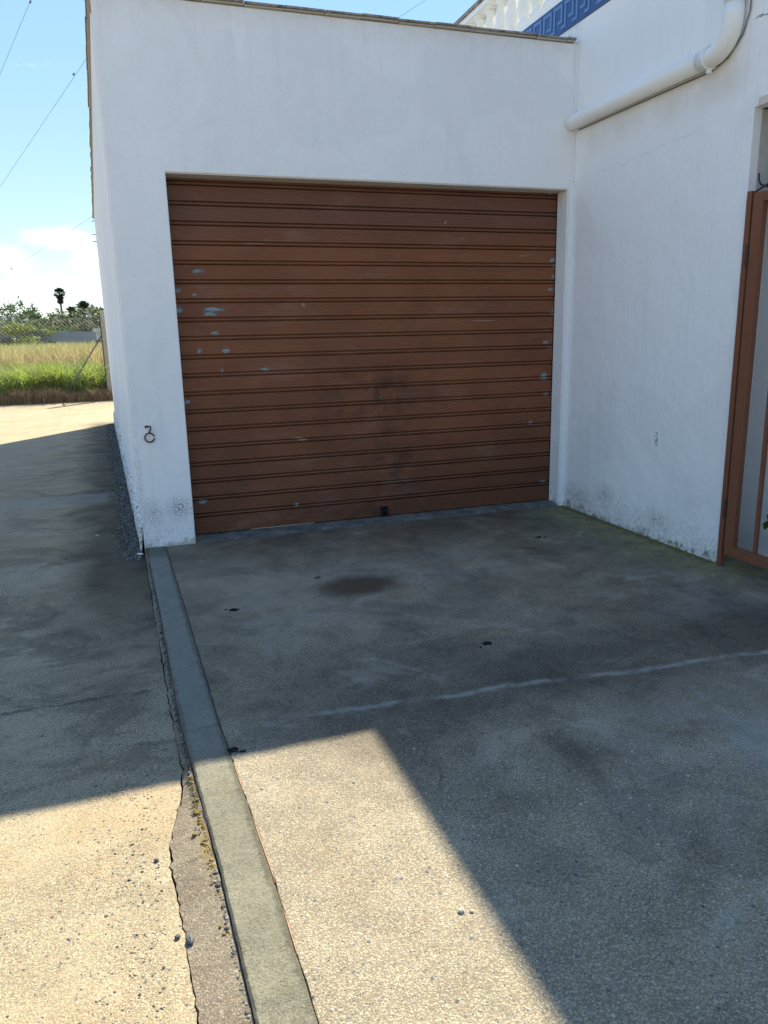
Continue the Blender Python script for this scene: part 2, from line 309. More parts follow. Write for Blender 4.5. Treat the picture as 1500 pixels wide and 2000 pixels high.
CHIPS = [(.507,1.823,.05,.018),(.475,1.67,.024,.014),(.371,1.70,.028,.02),(.368,1.575,.028,.03),(.60,1.575,.095,.020),(.57,1.545,.06,.016),(.591,1.421,.045,.018),(.48,1.305,.024,.016),(.652,1.30,.035,.02),
 (.919,1.167,.035,.016),(.62,1.165,.016,.014),(1.097,.178,.03,.018),(3.138,1.033,.036,.040),(3.024,.673,.022,.022),(3.190,1.915,.03,.02),(3.20,1.87,.015,.03),(3.196,1.793,.022,.028),(3.205,1.525,.018,.034),(3.148,1.299,.036,.016),
 (3.19,1.25,.03,.013),(3.157,.89,.036,.016),(3.155,.181,.03,.014),(.368,.965,.03,.022),(.42,.26,.04,.02),(3.17,1.70,.03,.015),(3.14,2.40,.04,.02)]
SCR = [(1.125,.672,.05,.007),(1.16,.655,.05,.007),(2.925,1.942,.055,.0045),(2.293,2.165,.010,.022),(1.213,1.60,.016,.016),(1.698,1.80,.012,.010),(1.841,1.80,.012,.010),(2.43,2.06,.014,.006),(2.6,1.47,.16,.004),(.9,2.0,.1,.003)]
def mat_door():
    k = NT('brown_shutter_paint')
    n1 = k.noise(2.0, 5, .6); st = k.noise(3, 5, .6, k.vec(.6, 1, 55))
    c = k.mix(k.ss(n1, .3, .7), (.20, .072, .034), (.26, .094, .043))
    c = k.mix(k.mul(k.ss(st, .45, .75), .35), c, (.31, .115, .052))
    c = k.mix(k.mul(k.ss(k.noise(4, 4, .6, k.vec(.5, 1, 90)), .52, .7), .35), c, (.09, .040, .024))
    # pinkish-grey at the head, darker brown towards the foot
    c = k.mix(k.mul(k.ss(k.ma('ADD', k.z, k.mul(n1, .2)), 2.05, 2.35), .55), c, (.14, .075, .055))
    c = k.mix(k.mul(k.ss(k.ma('ADD', k.z, k.mul(n1, .8)), 1.5, .3), .6), c, (.085, .037, .023))
    # soot-like blotches round the lock and the foot
    sm = k.mul(k.mx(k.ell(1.75, .95, .65, .30, a=k.x, b=k.z), k.ell(1.85, .45, .35, .5, a=k.x, b=k.z), k.ell(1.75, .08, .55, .14, a=k.x, b=k.z)), k.ss(k.noise(7, 6, .7), .42, .62))
    c = k.mix(k.mul(sm, .8), c, (.035, .02, .016))
    oi = k.n.new('ShaderNodeObjectInfo'); c = k.mix(k.mul(oi.outputs['Random'], .16), c, (.10, .046, .026))
    du = k.mul(k.ss(k.noise(2.5, 5, .7, k.vec(1, 1, 3)), .52, .7), .22); c = k.mix(du, c, (.30, .20, .15))
    # bare primer showing through flakes
    n3 = k.noise(55, 5, .7, k.vec(1, 1, 1.7)); n4 = k.noise(160, 3, .7)
    sx = k.ma('ADD', k.x, k.mul(k.ma('SUBTRACT', n3, .5), .05)); sz = k.ma('ADD', k.z, k.mul(k.ma('SUBTRACT', n4, .5), .016))
    n5 = k.noise(95, 6, .8, k.vec(.45, 1, 1.8)); n6 = k.noise(30, 5, .75, k.vec(.6, 1, 1.6))
    ch = k.mx(*[k.ell(a, b, rx*1.2, rz*1.2, a=sx, b=sz) for a, b, rx, rz in CHIPS])
    ch = k.mul(k.ss(ch, .0, .05), k.ss(k.ma('ADD', ch, k.ma('ADD', k.mul(k.ma('SUBTRACT', n5, .5), 2.6), k.mul(k.ma('SUBTRACT', n6, .5), 1.6))), .36, .44))
    c = k.mix(k.mul(ch, .85), c, k.mix(k.ss(n4, .35, .6), (.13, .18, .19), (.36, .44, .45)))
    scr = k.mx(*[k.ell(a, b, rx, rz, a=sx, b=sz) for a, b, rx, rz in SCR]); scr = k.mul(scr, k.ss(scr, 0, .05))
    c = k.mix(k.mul(k.ss(scr, .0, .1), k.ss(k.ma('ADD', scr, k.mul(k.ma('SUBTRACT', n3, .5), .8)), .22, .4), .8), c, (.42, .27, .21))
    edge = k.mul(k.ss(k.x, 3.14, 3.21), k.ss(k.noise(38, 5, .75), .60, .66)); c = k.mix(k.mul(edge, .8), c, (.20, .22, .21))
    k.b.inputs['Roughness'].default_value = .5; k.b.inputs['Specular IOR Level'].default_value = .22; k.bump(k.ma('ADD', k.noise(40, 4, .6, k.vec(.3, 1, 3)), k.mul(ch, -1.0)), .0012)
    k.col(c); return k.m

def mat_coping():
    k = NT('old_roof_tile_edge')
    n1 = k.noise(28, 5, .7); n2 = k.noise(9, 4)
    c = k.ramp(n1, [(.3, (.07, .063, .06)), (.46, (.22, .195, .175)), (.6, (.36, .335, .30)), (.72, (.24, .13, .10))])
    c = k.mix(k.mul(k.ss(n2, .5, .7), .5), c, (.42, .38, .31)); k.bump(n1, .004); k.col(c); return k.m

def mat_leaf(name, c1, c2, trans=.35, var=1.0, rough=.55):
    k = NT(name); oi = k.n.new('ShaderNodeNewGeometry')
    c = k.mix(k.ss(oi.outputs['Random Per Island'], 0, 1), c1, c2)
    c = k.mix(k.mul(k.noise(1.2*var, 3), .5), c, tuple(v*.55 for v in c1))
    k.col(c); k.b.inputs['Roughness'].default_value = rough
    tr = k.n.new('ShaderNodeBsdfTranslucent'); k.L.new(c, tr.inputs[0]); mxs = k.n.new('ShaderNodeMixShader'); mxs.inputs[0].default_value = trans
    k.L.new(k.b.outputs[0], mxs.inputs[1]); k.L.new(tr.outputs[0], mxs.inputs[2]); k.L.new(mxs.outputs[0], k.out.inputs[0]); return k.m

def mat_stones(name, stops):
    k = NT(name); g = k.n.new('ShaderNodeNewGeometry'); k.col(k.ramp(g.outputs['Random Per Island'], stops)); k.bump(k.noise(400, 3), .001); return k.m

MT = dict(apron=mat_apron(), road=mat_road(), gutter=mat_gutter(), kerb=mat_kerb(), plaster=mat_plaster('white_plaster'), plaster_house=mat_plaster('white_plaster_house', True),
 door=mat_door(), coping=mat_coping(),
 trim=plain('pale_corner_trim', (.83, .84, .84), .8, var=.04), mortar=plain('mortar', (.46, .42, .35), .9, bump=.004),
 soffit=plain('lintel_underside', (.66, .60, .50), .9, var=.1, scale=6),
 dark=plain('dark_gap', (.010, .009, .008), .9), soil=plain('dark_soil', (.045, .036, .026), .95, var=.5, scale=60, bump=.01),
 rust=plain('rusty_iron', (.085, .040, .028), .8, var=.5, scale=60, bump=.002), steel=plain('grey_steel', (.16, .17, .17), .5, .6),
 gate=plain('brown_gate_paint', (.20, .078, .042), .5, var=.12, scale=9, bump=.0006), gate_dark=plain('dark_brown_paint', (.055, .035, .032), .6),
 blue=plain('blue_glazed_tile', (.026, .085, .245), .35, var=.15, scale=5), blue2=plain('light_blue_glaze', (.115, .215, .43), .35, var=.08, scale=7),
 white=plain('white_baluster_paint', (.88, .87, .84), .8, var=.06, scale=7, bump=.002), pipe=plain('painted_pipe', (.86, .85, .81), .55, var=.06, scale=5, bump=.001),
 cement=plain('rough_cement', (.27, .26, .245), .95, var=.3, scale=6, bump=.006), brick=plain('kerb_edge_brick', (.40, .22, .14), .9, var=.25, scale=20),
 post=plain('concrete_post', (.32, .30, .255), .95, var=.3, scale=22, bump=.004), wire=plain('galvanised_wire', (.30, .30, .29), .5, .4), cable=plain('black_cable', (.14, .18, .23), .7),
 clod=plain('black_clod', (.008, .008, .008), .9, var=.4, scale=80, bump=.004), field=plain('field_earth', (.10, .078, .048), .95, var=.4, scale=2, bump=.02),
 brass=plain('dull_brass', (.17, .13, .06), .5, .6), patch=plain('patch_print', (.40, .41, .42), .8, var=.4, scale=120),
 trunk=plain('palm_trunk', (.13, .105, .08), .95, var=.3, scale=2), roofg=plain('grey_roof', (.16, .165, .18), .9, var=.15, scale=.6), farw=plain('far_white_wall', (.62, .60, .56), .9),
 farwall=plain('far_grey_wall', (.30, .32, .33), .9, var=.25, scale=.5), glass=plain('far_window', (.03, .035, .04), .2), pot=plain('terracotta', (.20, .075, .04), .8),
 dry=mat_leaf('dry_weed', (.58, .42, .26), (.13, .09, .055), .3), green=mat_leaf('green_weed', (.38, .46, .07), (.11, .19, .03), .5), seed=mat_leaf('seed_head', (.66, .46, .24), (.26, .27, .07), .4),
 grass=mat_leaf('field_grass', (.30, .36, .08), (.62, .52, .24), .4),
 tree1=mat_leaf('tree_leaf', (.13, .175, .05), (.045, .075, .024), .35), tree2=mat_leaf('yellow_tree_leaf', (.27, .30, .06), (.12, .16, .035), .4), tree3=mat_leaf('grey_tree_leaf', (.25, .25, .15), (.08, .105, .055), .35),
 palm=mat_leaf('palm_leaf', (.055, .085, .028), (.030, .050, .018), .25), skirt=mat_leaf('dead_palm_leaf', (.085, .062, .042), (.05, .04, .03), .1), cyp=mat_leaf('cypress_leaf', (.022, .036, .018), (.012, .02, .011), .1),
 plantl=mat_leaf('pot_plant_leaf', (.16, .17, .07), (.09, .11, .045), .3),
 gravel=mat_stones('dark_gravel', [(0, (.03, .03, .032)), (.4, (.075, .07, .067)), (.75, (.14, .13, .11)), (1, (.26, .24, .21))]),
 darkgrit=mat_stones('dark_grit', [(0, (.04, .04, .045)), (.3, (.12, .11, .10)), (.7, (.26, .225, .17)), (1, (.38, .33, .25))]),
 grit=mat_stones('grit_stones', [(0, (.10, .10, .10)), (.2, (.26, .24, .21)), (.5, (.42, .37, .28)), (.8, (.42, .37, .28)), (1, (.48, .44, .36))]))
def mat_screen():
    k = NT('white_translucent_sheet'); k.col((.82, .82, .80)); tr = k.n.new('ShaderNodeBsdfTranslucent'); tr.inputs[0].default_value = (.85, .85, .82, 1)
    m_ = k.n.new('ShaderNodeMixShader'); m_.inputs[0].default_value = .45; k.L.new(k.b.outputs[0], m_.inputs[1]); k.L.new(tr.outputs[0], m_.inputs[2]); k.L.new(m_.outputs[0], k.out.inputs[0]); return k.m
MT['screen'] = mat_screen()

# ------------------------------------------------------------------ mesh helpers
class MB:
    def __init__(s): s.v = []; s.f = []; s.mi = []
    def add(s, v, f, m=0):
        o = len(s.v); s.v += [tuple(p) for p in v]; s.f += [tuple(i+o for i in q) for q in f]; s.mi += [m]*len(f)
    def box(s, a, b, m=0):
        x0, y0, z0 = a; x1, y1, z1 = b
        s.add([(x0,y0,z0),(x1,y0,z0),(x1,y1,z0),(x0,y1,z0),(x0,y0,z1),(x1,y0,z1),(x1,y1,z1),(x0,y1,z1)],
              [(0,3,2,1),(4,5,6,7),(0,1,5,4),(1,2,6,5),(2,3,7,6),(3,0,4,7)], m)
    def tube(s, pts, r, n=8, m=0, caps=True):
        pts = [Vector(p) for p in pts]; rs = r if isinstance(r, (list, tuple)) else [r]*len(pts)
        vs = []; fs = []; up = Vector((0, 0, 1)); prev = None
        for i, p in enumerate(pts):
            t = (pts[min(i+1, len(pts)-1)] - pts[max(i-1, 0)]).normalized()
            if prev is None:
                a = t.cross(up); a = a if a.length > .05 else t.cross(Vector((1, 0, 0)))
            else: a = prev - t*prev.dot(t)
            a.normalize(); prev = a; b = t.cross(a)
            for k in range(n):
                w = 2*math.pi*k/n; vs.append(p + (a*math.cos(w) + b*math.sin(w))*rs[i])
        for i in range(len(pts)-1):
            for k in range(n): fs.append((i*n+k, i*n+(k+1) % n, (i+1)*n+(k+1) % n, (i+1)*n+k))
        if caps: fs.append(tuple(range(n))[::-1]); fs.append(tuple((len(pts)-1)*n+k for k in range(n)))
        s.add(vs, fs, m)
    def lathe(s, prof, n=12, c=(0, 0, 0), m=0):
        vs = [(c[0]+r*math.cos(2*math.pi*k/n), c[1]+r*math.sin(2*math.pi*k/n), c[2]+z) for r, z in prof for k in range(n)]
        fs = [(i*n+k, i*n+(k+1) % n, (i+1)*n+(k+1) % n, (i+1)*n+k) for i in range(len(prof)-1) for k in range(n)]
        fs += [tuple(range(n))[::-1], tuple((len(prof)-1)*n+k for k in range(n))]
        s.add(vs, fs, m)
    def build(s, name, mats, parent=None, smooth=False, bevel=0):
        me = bpy.data.meshes.new(name); me.from_pydata(s.v, [], s.f)
        for m in (mats if isinstance(mats, (list, tuple)) else [mats]): me.materials.append(m)
        me.polygons.foreach_set('material_index', s.mi)
        if smooth: me.polygons.foreach_set('use_smooth', [True]*len(s.f))
        me.update(); o = bpy.data.objects.new(name, me); C.objects.link(o); o.parent = parent
        if bevel:
            b = o.modifiers.new('bevel', 'BEVEL'); b.width = bevel; b.segments = 2; b.limit_method = 'ANGLE'
        return o
def ar_mesh(name, V, F, mat, parent=None, smooth=False):
    me = bpy.data.meshes.new(name); V = np.asarray(V, np.float32); F = np.asarray(F, np.int32); k = F.shape[1]
    me.vertices.add(len(V)); me.vertices.foreach_set('co', V.ravel()); me.loops.add(F.size); me.loops.foreach_set('vertex_index', F.ravel())
    me.polygons.add(len(F)); me.polygons.foreach_set('loop_start', np.arange(0, F.size, k, dtype=np.int32)); me.polygons.foreach_set('loop_total', np.full(len(F), k, np.int32))
    if smooth: me.polygons.foreach_set('use_smooth', np.ones(len(F), bool))
    me.update(calc_edges=True); me.validate(); me.materials.append(mat)
    o = bpy.data.objects.new(name, me); C.objects.link(o); o.parent = parent; return o
def tag(o, label=None, cat=None, group=None, kind=None):
    if label: o['label'] = label
    if cat: o['category'] = cat
    if group: o['group'] = group
    if kind: o['kind'] = kind
    return o
def empty(name, loc, label=None, cat=None, group=None):
    o = bpy.data.objects.new(name, None); C.objects.link(o); o.location = loc; o.empty_display_size = .2
    return tag(o, label, cat, group)
def bx(name, a, b, mat, parent=None, bevel=0):
    m = MB(); m.box(a, b); return m.build(name, mat, parent, bevel=bevel)
def jag(pts, step, amp, seed):      # resample a polyline in y and roughen it in x
    g = np.random.default_rng(seed); ys = np.arange(pts[0][1], pts[-1][1]-1e-6, -step); py = [p[1] for p in pts][::-1]; px = [p[0] for p in pts][::-1]
    xs = np.interp(ys, py, px) + g.normal(0, amp, len(ys)); return list(zip(xs, ys))

# ------------------------------------------------------------------ ground, road, kerb, apron (setting)
RZ = -.035
g = MB(); g.add([(-900, -60, -.12), (900, -60, -.12), (900, 1500, -.12), (-900, 1500, -.12)], [(0, 1, 2, 3)])
tag(g.build('ground', MT['soil']), kind='structure')
fg = MB()      # field: slightly uneven sheet beyond the road
nx, ny = 60, 60
for j in range(ny+1):
    for i in range(nx+1):
        X = -140 + 280*i/nx; Y = 15.0 + 140*(j/ny)**2
        fg.v.append((X, Y, -.03 + .05*math.sin(X*.7)*math.sin(Y*.5)))
fg.f = [(j*(nx+1)+i, j*(nx+1)+i+1, (j+1)*(nx+1)+i+1, (j+1)*(nx+1)+i) for j in range(ny) for i in range(nx)]; fg.mi = [0]*len(fg.f)
tag(fg.build('field', MT['field'], smooth=True), kind='structure')

KL = [(.0, .03), (.02, -.18), (.045, -1.2), (.065, -2.5), (.112, -3.4), (.132, -4.0), (.17, -5.5), (.2, -8)]
KR = [(.135, .03), (.141, -.04), (.175, -1.3), (.201, -2.55), (.241, -3.45), (.252, -4.0), (.29, -5.5), (.32, -8)]
def lx(P, y): return float(np.interp(y, [p[1] for p in P][::-1], [p[0] for p in P][::-1]))
# crack between road slab and gutter strip, hugging the kerb further up
CR = [(.0, .03), (.005, -.5), (.012, -.95), (.022, -1.5), (.030, -2.1), (.040, -2.5), (.050, -2.82), (.035, -2.98), (-.012, -3.2), (-.014, -3.3), (.004, -3.55), (.016, -3.86), (.03, -4.2), (.05, -5), (.08, -8)]
crk = jag(CR, .02, .0022, 3)
def strip(left, right, zl, zr, name, mat, depth=.08):
    m = MB(); n = len(left)
    for (a, y), (b, _) in zip(left, right): m.v += [(a, y, zl-depth), (a, y, zl), (b, y, zr), (b, y, zr-depth)]
    for i in range(n-1):
        o = i*4
        for k in range(3): m.f.append((o+k, o+4+k, o+5+k, o+1+k))
    m.mi = [0]*len(m.f); return m.build(name, mat)
# road: from the crack line outwards to the left, and on beyond the garage corner
road = MB(); n = len(crk)
for i, (a, y) in enumerate(crk):
    road.v += [(-30, y, RZ), (-.6, y, RZ), (a-.05, y, RZ), (a-.0015, y, RZ-.002), (a-.001, y, RZ-.06)]
for i in range(n-1):
    o = i*5
    for k in range(4): road.f.append((o+k, o+5+k, o+6+k, o+1+k))
road.mi = [0]*len(road.f)
road.add([(-30, .03, RZ), (.3, .03, RZ), (.3, 14.9, RZ), (-30, 14.9, RZ)], [(0, 1, 2, 3)])
road.add([(-30, -45, RZ), (30, -45, RZ), (30, -7.995, RZ), (-30, -7.995, RZ)], [(0, 1, 2, 3)])
road.add([(.3, 8.9, RZ), (14, 8.9, RZ), (14, 14.9, RZ), (.3, 14.9, RZ)], [(0, 1, 2, 3)])
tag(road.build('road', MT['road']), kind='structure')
verge = MB()
for i in range(41):
    X = -9 + 12*i/40; verge.v += [(X, 14.3+.3*math.sin(i*1.3)+max(0, (X+4))*.10, RZ+.003), (X, 15.6, -.02)]
verge.f = [(2*i, 2*i+2, 2*i+3, 2*i+1) for i in range(40)]; verge.mi = [0]*40
tag(verge.build('dirt_verge', plain('verge_dirt', (.34, .26, .19), .95, var=.25, scale=6, bump=.01)), kind='structure')
# the gutter strip of cement
gl = [(a+.0002+max(0, .0022+.0030*math.sin(y*9.1)*math.sin(y*3.3+1)+random.gauss(0, .0012)), y) for a, y in crk]; gr = [(max(lx(KL, y)-.003, gl[i][0]+.003), y) for i, (_, y) in enumerate(crk)]
tag(strip(gl, gr, RZ+.001, -.013, 'gutter', MT['gutter']), kind='structure')
# kerb: a run of cement stones
kerb = bpy.data.objects.new('kerb', None); C.objects.link(kerb); tag(kerb, kind='structure')
cuts = [.0, -.205, -2.165, -2.615, -4.95, -7.6]
for a, b in zip(cuts[:-1], cuts[1:]):
    NK = max(8, int(abs(a-b)/.035)); ys = np.linspace(a-.0012, b+.0012, NK); m = MB()
    for y in ys:
        l = lx(KL, y)+random.gauss(0, .0009); r_ = lx(KR, y)-.001+random.gauss(0, .0008)
        m.v += [(l-.003, y, RZ-.05), (l, y, -.005), (l+.006, y, .002+random.gauss(0, .0006)), (r_-.005, y, .003+random.gauss(0, .0005)), (r_, y, -.003), (r_, y, -.06)]
    for i in range(NK-1):
        o = i*6
        for k in range(5): m.f.append((o+k, o+6+k, o+7+k, o+1+k))
    m.f += [(0, 1, 2, 3, 4, 5), tuple(range((NK-1)*6, NK*6))[::-1]]; m.mi = [0]*len(m.f)
    m.build('kerb_stone', MT['kerb'], kerb)
    m.mi = []
# thin brick-red formwork edge left along both kerb sides
for nm, P, off, w, ranges, zt in (('brick_edge', KL, -.005, .0038, ((-2.95, -3.28), (-3.84, -4.5)), -.012), ('brick_edge', KR, -.001, .0028, ((-2.9, -3.06), (-3.2, -3.5), (-3.6, -3.75)), .0015)):
    for a, b in ranges:
        m = MB(); ys = np.linspace(a, b, 24)
        for i, y in enumerate(ys):
            t = math.sin(math.pi*i/23); x = lx(P, y)+off; ww = w*(.25+.75*t)*random.uniform(.7, 1.1)
            m.v += [(x, y, zt-.03), (x, y, zt), (x+ww, y, zt), (x+ww, y, zt-.03)]
        m.f = [(i*4+k, i*4+4+k, i*4+5+k, i*4+1+k) for i in range(23) for k in range(3)]; m.mi = [0]*len(m.f)
        m.build(nm, MT['brick'], kerb)
seam = MB(); pk = [(lx(KR, y), y) for y in np.arange(0, -7.5, -.2)]
for a, y in pk: seam.v += [(a-.012, y, -.0065), (a+.012, y, -.0065)]
seam.f = [(2*i, 2*i+2, 2*i+3, 2*i+1) for i in range(len(pk)-1)]; seam.mi = [0]*len(seam.f); seam.build('seam_dirt', plain('seam_dirt', (.12, .10, .08), .95, var=.6, scale=40), kerb)
# apron slab
al = jag([(p[0]+.0012, p[1]) for p in KR], .025, .0011, 9); ap = MB()
for a, y in al: ap.v += [(a, y, -.06), (a, y, -.001), (a+.003, y, .0), (6.5, y, .0)]
ap.f = [(i*4+k, i*4+4+k, i*4+5+k, i*4+1+k) for i in range(len(al)-1) for k in range(3)]; ap.mi = [0]*len(ap.f)
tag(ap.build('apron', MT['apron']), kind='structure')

# ------------------------------------------------------------------ garage
XDL, XDR, XC, ZT, ZD, REC = .3415, 3.2129, 3.26, 3.3646, 2.40, .146
gar = empty('garage_building', (1.63, 4.5, 0), 'white plastered flat-roofed garage with a brown ribbed roller door', 'garage')
def gp(o): o.parent = gar; o.location = o.location - Vector((1.63, 4.5, 0)); return o
SK = -.0317; LEN = 8.9
def wl(y): return SK*y            # the long side wall runs slightly askew
w = MB(); T = .22
YB = REC+.12
# front wall with the door opening (jambs and lintel), finely subdivided bottom edge is not needed
ys_ = (0, T+.1)
for yv in ys_: w.v += [(0, yv, -.06), (XDL, yv, -.06), (XDL, yv, ZD), (XDR, yv, ZD), (XDR, yv, -.06), (XC-.006, yv, -.06), (XC-.006, yv, ZT), (0, yv, ZT)]
w.f += [(0, 1, 2, 3, 4, 5, 6, 7), tuple(range(8, 16))[::-1]] + [(i, 8+i, 8+(i+1) % 8, (i+1) % 8) for i in range(8)]; w.mi += [0]*10
# side wall (askew), back wall
w.add([(0, T+.1, -.06), (.25, T+.1, -.06), (.25+wl(LEN), LEN, -.06), (wl(LEN), LEN, -.06), (wl(T+.1), T+.1, ZT), (.25, T+.1, ZT), (.25+wl(LEN), LEN, ZT), (wl(LEN), LEN, ZT)],
      [(0, 3, 2, 1), (4, 5, 6, 7), (0, 1, 5, 4), (1, 2, 6, 5), (2, 3, 7, 6), (3, 0, 4, 7)])
w.v[-8] = (wl(T+.1), T+.1, -.06)
w.box((.25+wl(LEN), LEN-.25, -.06), (XC-.006, LEN, ZT))
gp(w.build('wall', MT['plaster'], bevel=.006))
rf = MB(); rf.box((.12, .2, 3.02), (XC-.01, LEN-.1, 3.08)); gp(rf.build('roof', MT['cement']))
# lintel underside and reveal are warmer, unpainted plaster
gp(bx('lintel_soffit', (XDL+.002, .006, ZD-.006), (XDR-.002, REC+.05, ZD-.0005), MT['soffit']))
gp(bx('door_header', (XDL-.05, REC+.03, ZD-.05), (XDR+.05, REC+.09, ZD+.3), MT['dark']))
m = MB(); m.box((XC-.038, -.010, .0), (XC-.001, -.0015, ZD+.05)); gp(m.build('corner_trim', MT['trim'], bevel=.003))
m = MB(); m.box((XC-.016, -.009, ZD+.055), (XC-.001, -.0015, ZT-.01)); gp(m.build('corner_trim', MT['trim'], bevel=.003))
# plinth along the side wall, flaked at its top edge
pl = MB(); yy = list(np.arange(.0, LEN, .06)); 
for y in yy:
    h = .19 + .03*math.sin(y*1.3) + random.uniform(-.03, .03); o_ = .024+random.uniform(-.005, .004)
    x = wl(y)
    pl.v += [(x-o_, y, -.06), (x-o_+.002, y, h-.05), (x-o_*.5, y, h-.012), (x+.004, y, h)]
pl.f = [(i*4+k, i*4+1+k, i*4+5+k, i*4+4+k) for i in range(len(yy)-1) for k in range(3)] + [(0, 1, 2, 3)]; pl.mi = [0]*len(pl.f)
def mat_plinth():
    k = NT('flaking_plinth'); a = k.noise(40, 5, .75, k.vec(1, .6, 1)); b_ = k.noise(12, 5, .7)
    c = k.mix(k.ss(a, .5, .56), (.74, .73, .70), (.17, .16, .14)); c = k.mix(k.ss(b_, .55, .65), c, (.70, .69, .67)); c = k.mix(k.mul(k.ss(k.z, .05, -.03), k.ss(b_, .4, .6), .6), c, (.13, .12, .11))
    k.bump(a, .006); k.col(c); return k.m
gp(pl.build('plinth', mat_plinth()))
# coping tiles: front row and side row, slightly uneven
def tile(cx, cy, L_, Wd, rot, zoff):
    m = MB(); j = lambda: random.uniform(-.003, .003)
    m.box((-L_/2+.002, -Wd/2, -.002), (L_/2-.002, Wd/2, .010)); m.box((-L_/2+.002, -Wd/2+.012+j(), -.013), (L_/2-.002, Wd/2-.01, -.003), 1)
    o = m.build('coping_tile', [MT['coping'], MT['mortar']], bevel=.002); o.location = (cx, cy, ZT+.015+zoff); o.rotation_euler = (random.uniform(-.012, .012), random.uniform(-.006, .006), rot); gp(o)
x = .12
while x < XC-.05:
    L_ = min(random.choice([.24, .25, .26]), XC-.03-x); tile(x+L_/2, .105+random.uniform(-.006, .006), L_, .27, 0, random.uniform(-.002, .003)); x += L_
y = -.02
while y < LEN:
    tile(wl(y+.125)+.11+random.uniform(-.005, .005), y+.125, .25, .27, math.pi/2+.0317, random.uniform(-.002, .003)); y += .25
# roller door: frame group with one object per slat
door = bpy.data.objects.new('garage_door', None); C.objects.link(door); door.location = (XDL, REC, 0); gp(door)
Wd = XDR-XDL; pitch = .1225
def slat_mesh(h0, h1, last=False):
    # (y, z) outline from the foot of a slat up: groove, narrow bead, groove, five fine ribs
    pr = [(.022, 0), (.022, .0055), (.002, .0065), (-.004, .010), (-.006, .015), (-.004, .020), (.003, .0235), (.022, .0245), (.022, .031), (.001, .032)] if not last else [(.012, 0), (-.004, .001), (-.004, .012), (.0, .0135), (.0, .032)]
    z = .032; nr = 6; rh = (pitch-.032-.001)/nr
    for k in range(nr): pr += [(.0, z+rh*.15), (-.0016, z+rh*.25), (-.0016, z+rh*.82), (.0, z+rh*.95)]; z += rh
    pr += [(.003, pitch-.0008), (.014, pitch-.0004)]
    m = MB(); n_ = len(pr)
    m.v = [(0.004, a, b) for a, b in pr] + [(Wd-.004, a, b) for a, b in pr]
    m.f = [(i, n_+i, n_+i+1, i+1) for i in range(n_-1)]; m.mi = [0]*len(m.f); return m
sm = slat_mesh(0, 0); first = None
nsl = 19
for i in range(nsl):
    if first is None:
        o = sm.build('slat', MT['door'], door); first = o
    else:
        o = first.copy(); C.objects.link(o); o.parent = door
    o.location = (0, 0, .145+i*pitch+.0); o.rotation_euler = (random.uniform(-.010, .010), 0, random.uniform(-.0006, .0006))
bo = slat_mesh(0, 0, True); o = bo.build('bottom_rail', MT['door'], door); o.location = (0, -.002, .028); o.scale = (1, 1, .96)
m = MB(); m.box((-.03, -.004, .0), (.010, .05, 2.42)); m.build('guide_channel', MT['dark'], door)
m = MB(); m.box((Wd-.006, -.006, .0), (Wd+.03, .05, 2.42)); m.build('guide_channel', MT['dark'], door)
m = MB(); m.box((0, .03, .0), (Wd, .04, 2.6)); m.build('door_backing', MT['dark'], door)
lk = MB(); lk.lathe([(.016, 0), (.016, .004), (.009, .006), (.009, .008)], 14); lk.box((-.002, -.006, .008), (.002, .006, .0095), 1)
o = lk.build('lock', [MT['brass'], MT['dark']], door); o.rotation_euler = (math.pi/2, 0, 0); o.location = (1.769-XDL, -.002, .927)
lt = MB(); lt.box((-.03, -.012, .0), (.03, .0, .026)); lt.box((-.022, -.016, .026), (.022, -.001, .075)); lt.box((-.03, -.010, .062), (.03, -.001, .085)); lt.tube([(-.012, -.016, .03), (-.012, -.028, .045), (.012, -.028, .045), (.012, -.016, .03)], .004, 6)
o = lt.build('floor_latch', MT['clod'], door); o.location = (1.773-XDL, -.002, .015)
for X, Z in ((1.698, 1.80), (1.841, 1.80), (2.00, .125), (3.17, 2.40)):
    q = MB(); q.lathe([(.006, 0), (.006, .002), (.003, .004)], 10); o = q.build('bolt_head', MT['brass'], door); o.rotation_euler = (math.pi/2, 0, 0); o.location = (X-XDL, -.002, Z)
# pale rubber / cement sill at the door foot
m = MB(); xs = np.linspace(XDL-.0, XDR, 60)
for X in xs:
    a = random.uniform(-.006, .006); m.v += [(X, .0+a-.015, .0015), (X, .03+a, .012+random.uniform(-.002, .002)), (X, .10, .020+random.uniform(-.002, .002)), (X, .2, .022)]
m.f = [(i*4+k, i*4+4+k, i*4+5+k, i*4+1+k) for i in range(59) for k in range(3)]; m.mi = [0]*len(m.f)
def mat_sill():
    k = NT('door_sill_cement'); a = k.noise(9, 6, .7); c = k.mix(k.ss(a, .35, .65), (.085, .082, .075), (.18, .17, .15)); b_ = k.noise(60, 4, .7)
    c = k.mix(k.mul(k.ss(b_, .62, .68), .8), c, (.5, .49, .46)); k.bump(b_, .004); k.col(c); return k.m
gp(m.build('door_sill', mat_sill()))
m = MB(); m.box((.75, REC-.004, .0235), (1.22, REC+.004, .0285)); gp(m.build('door_seal', MT['mortar']))

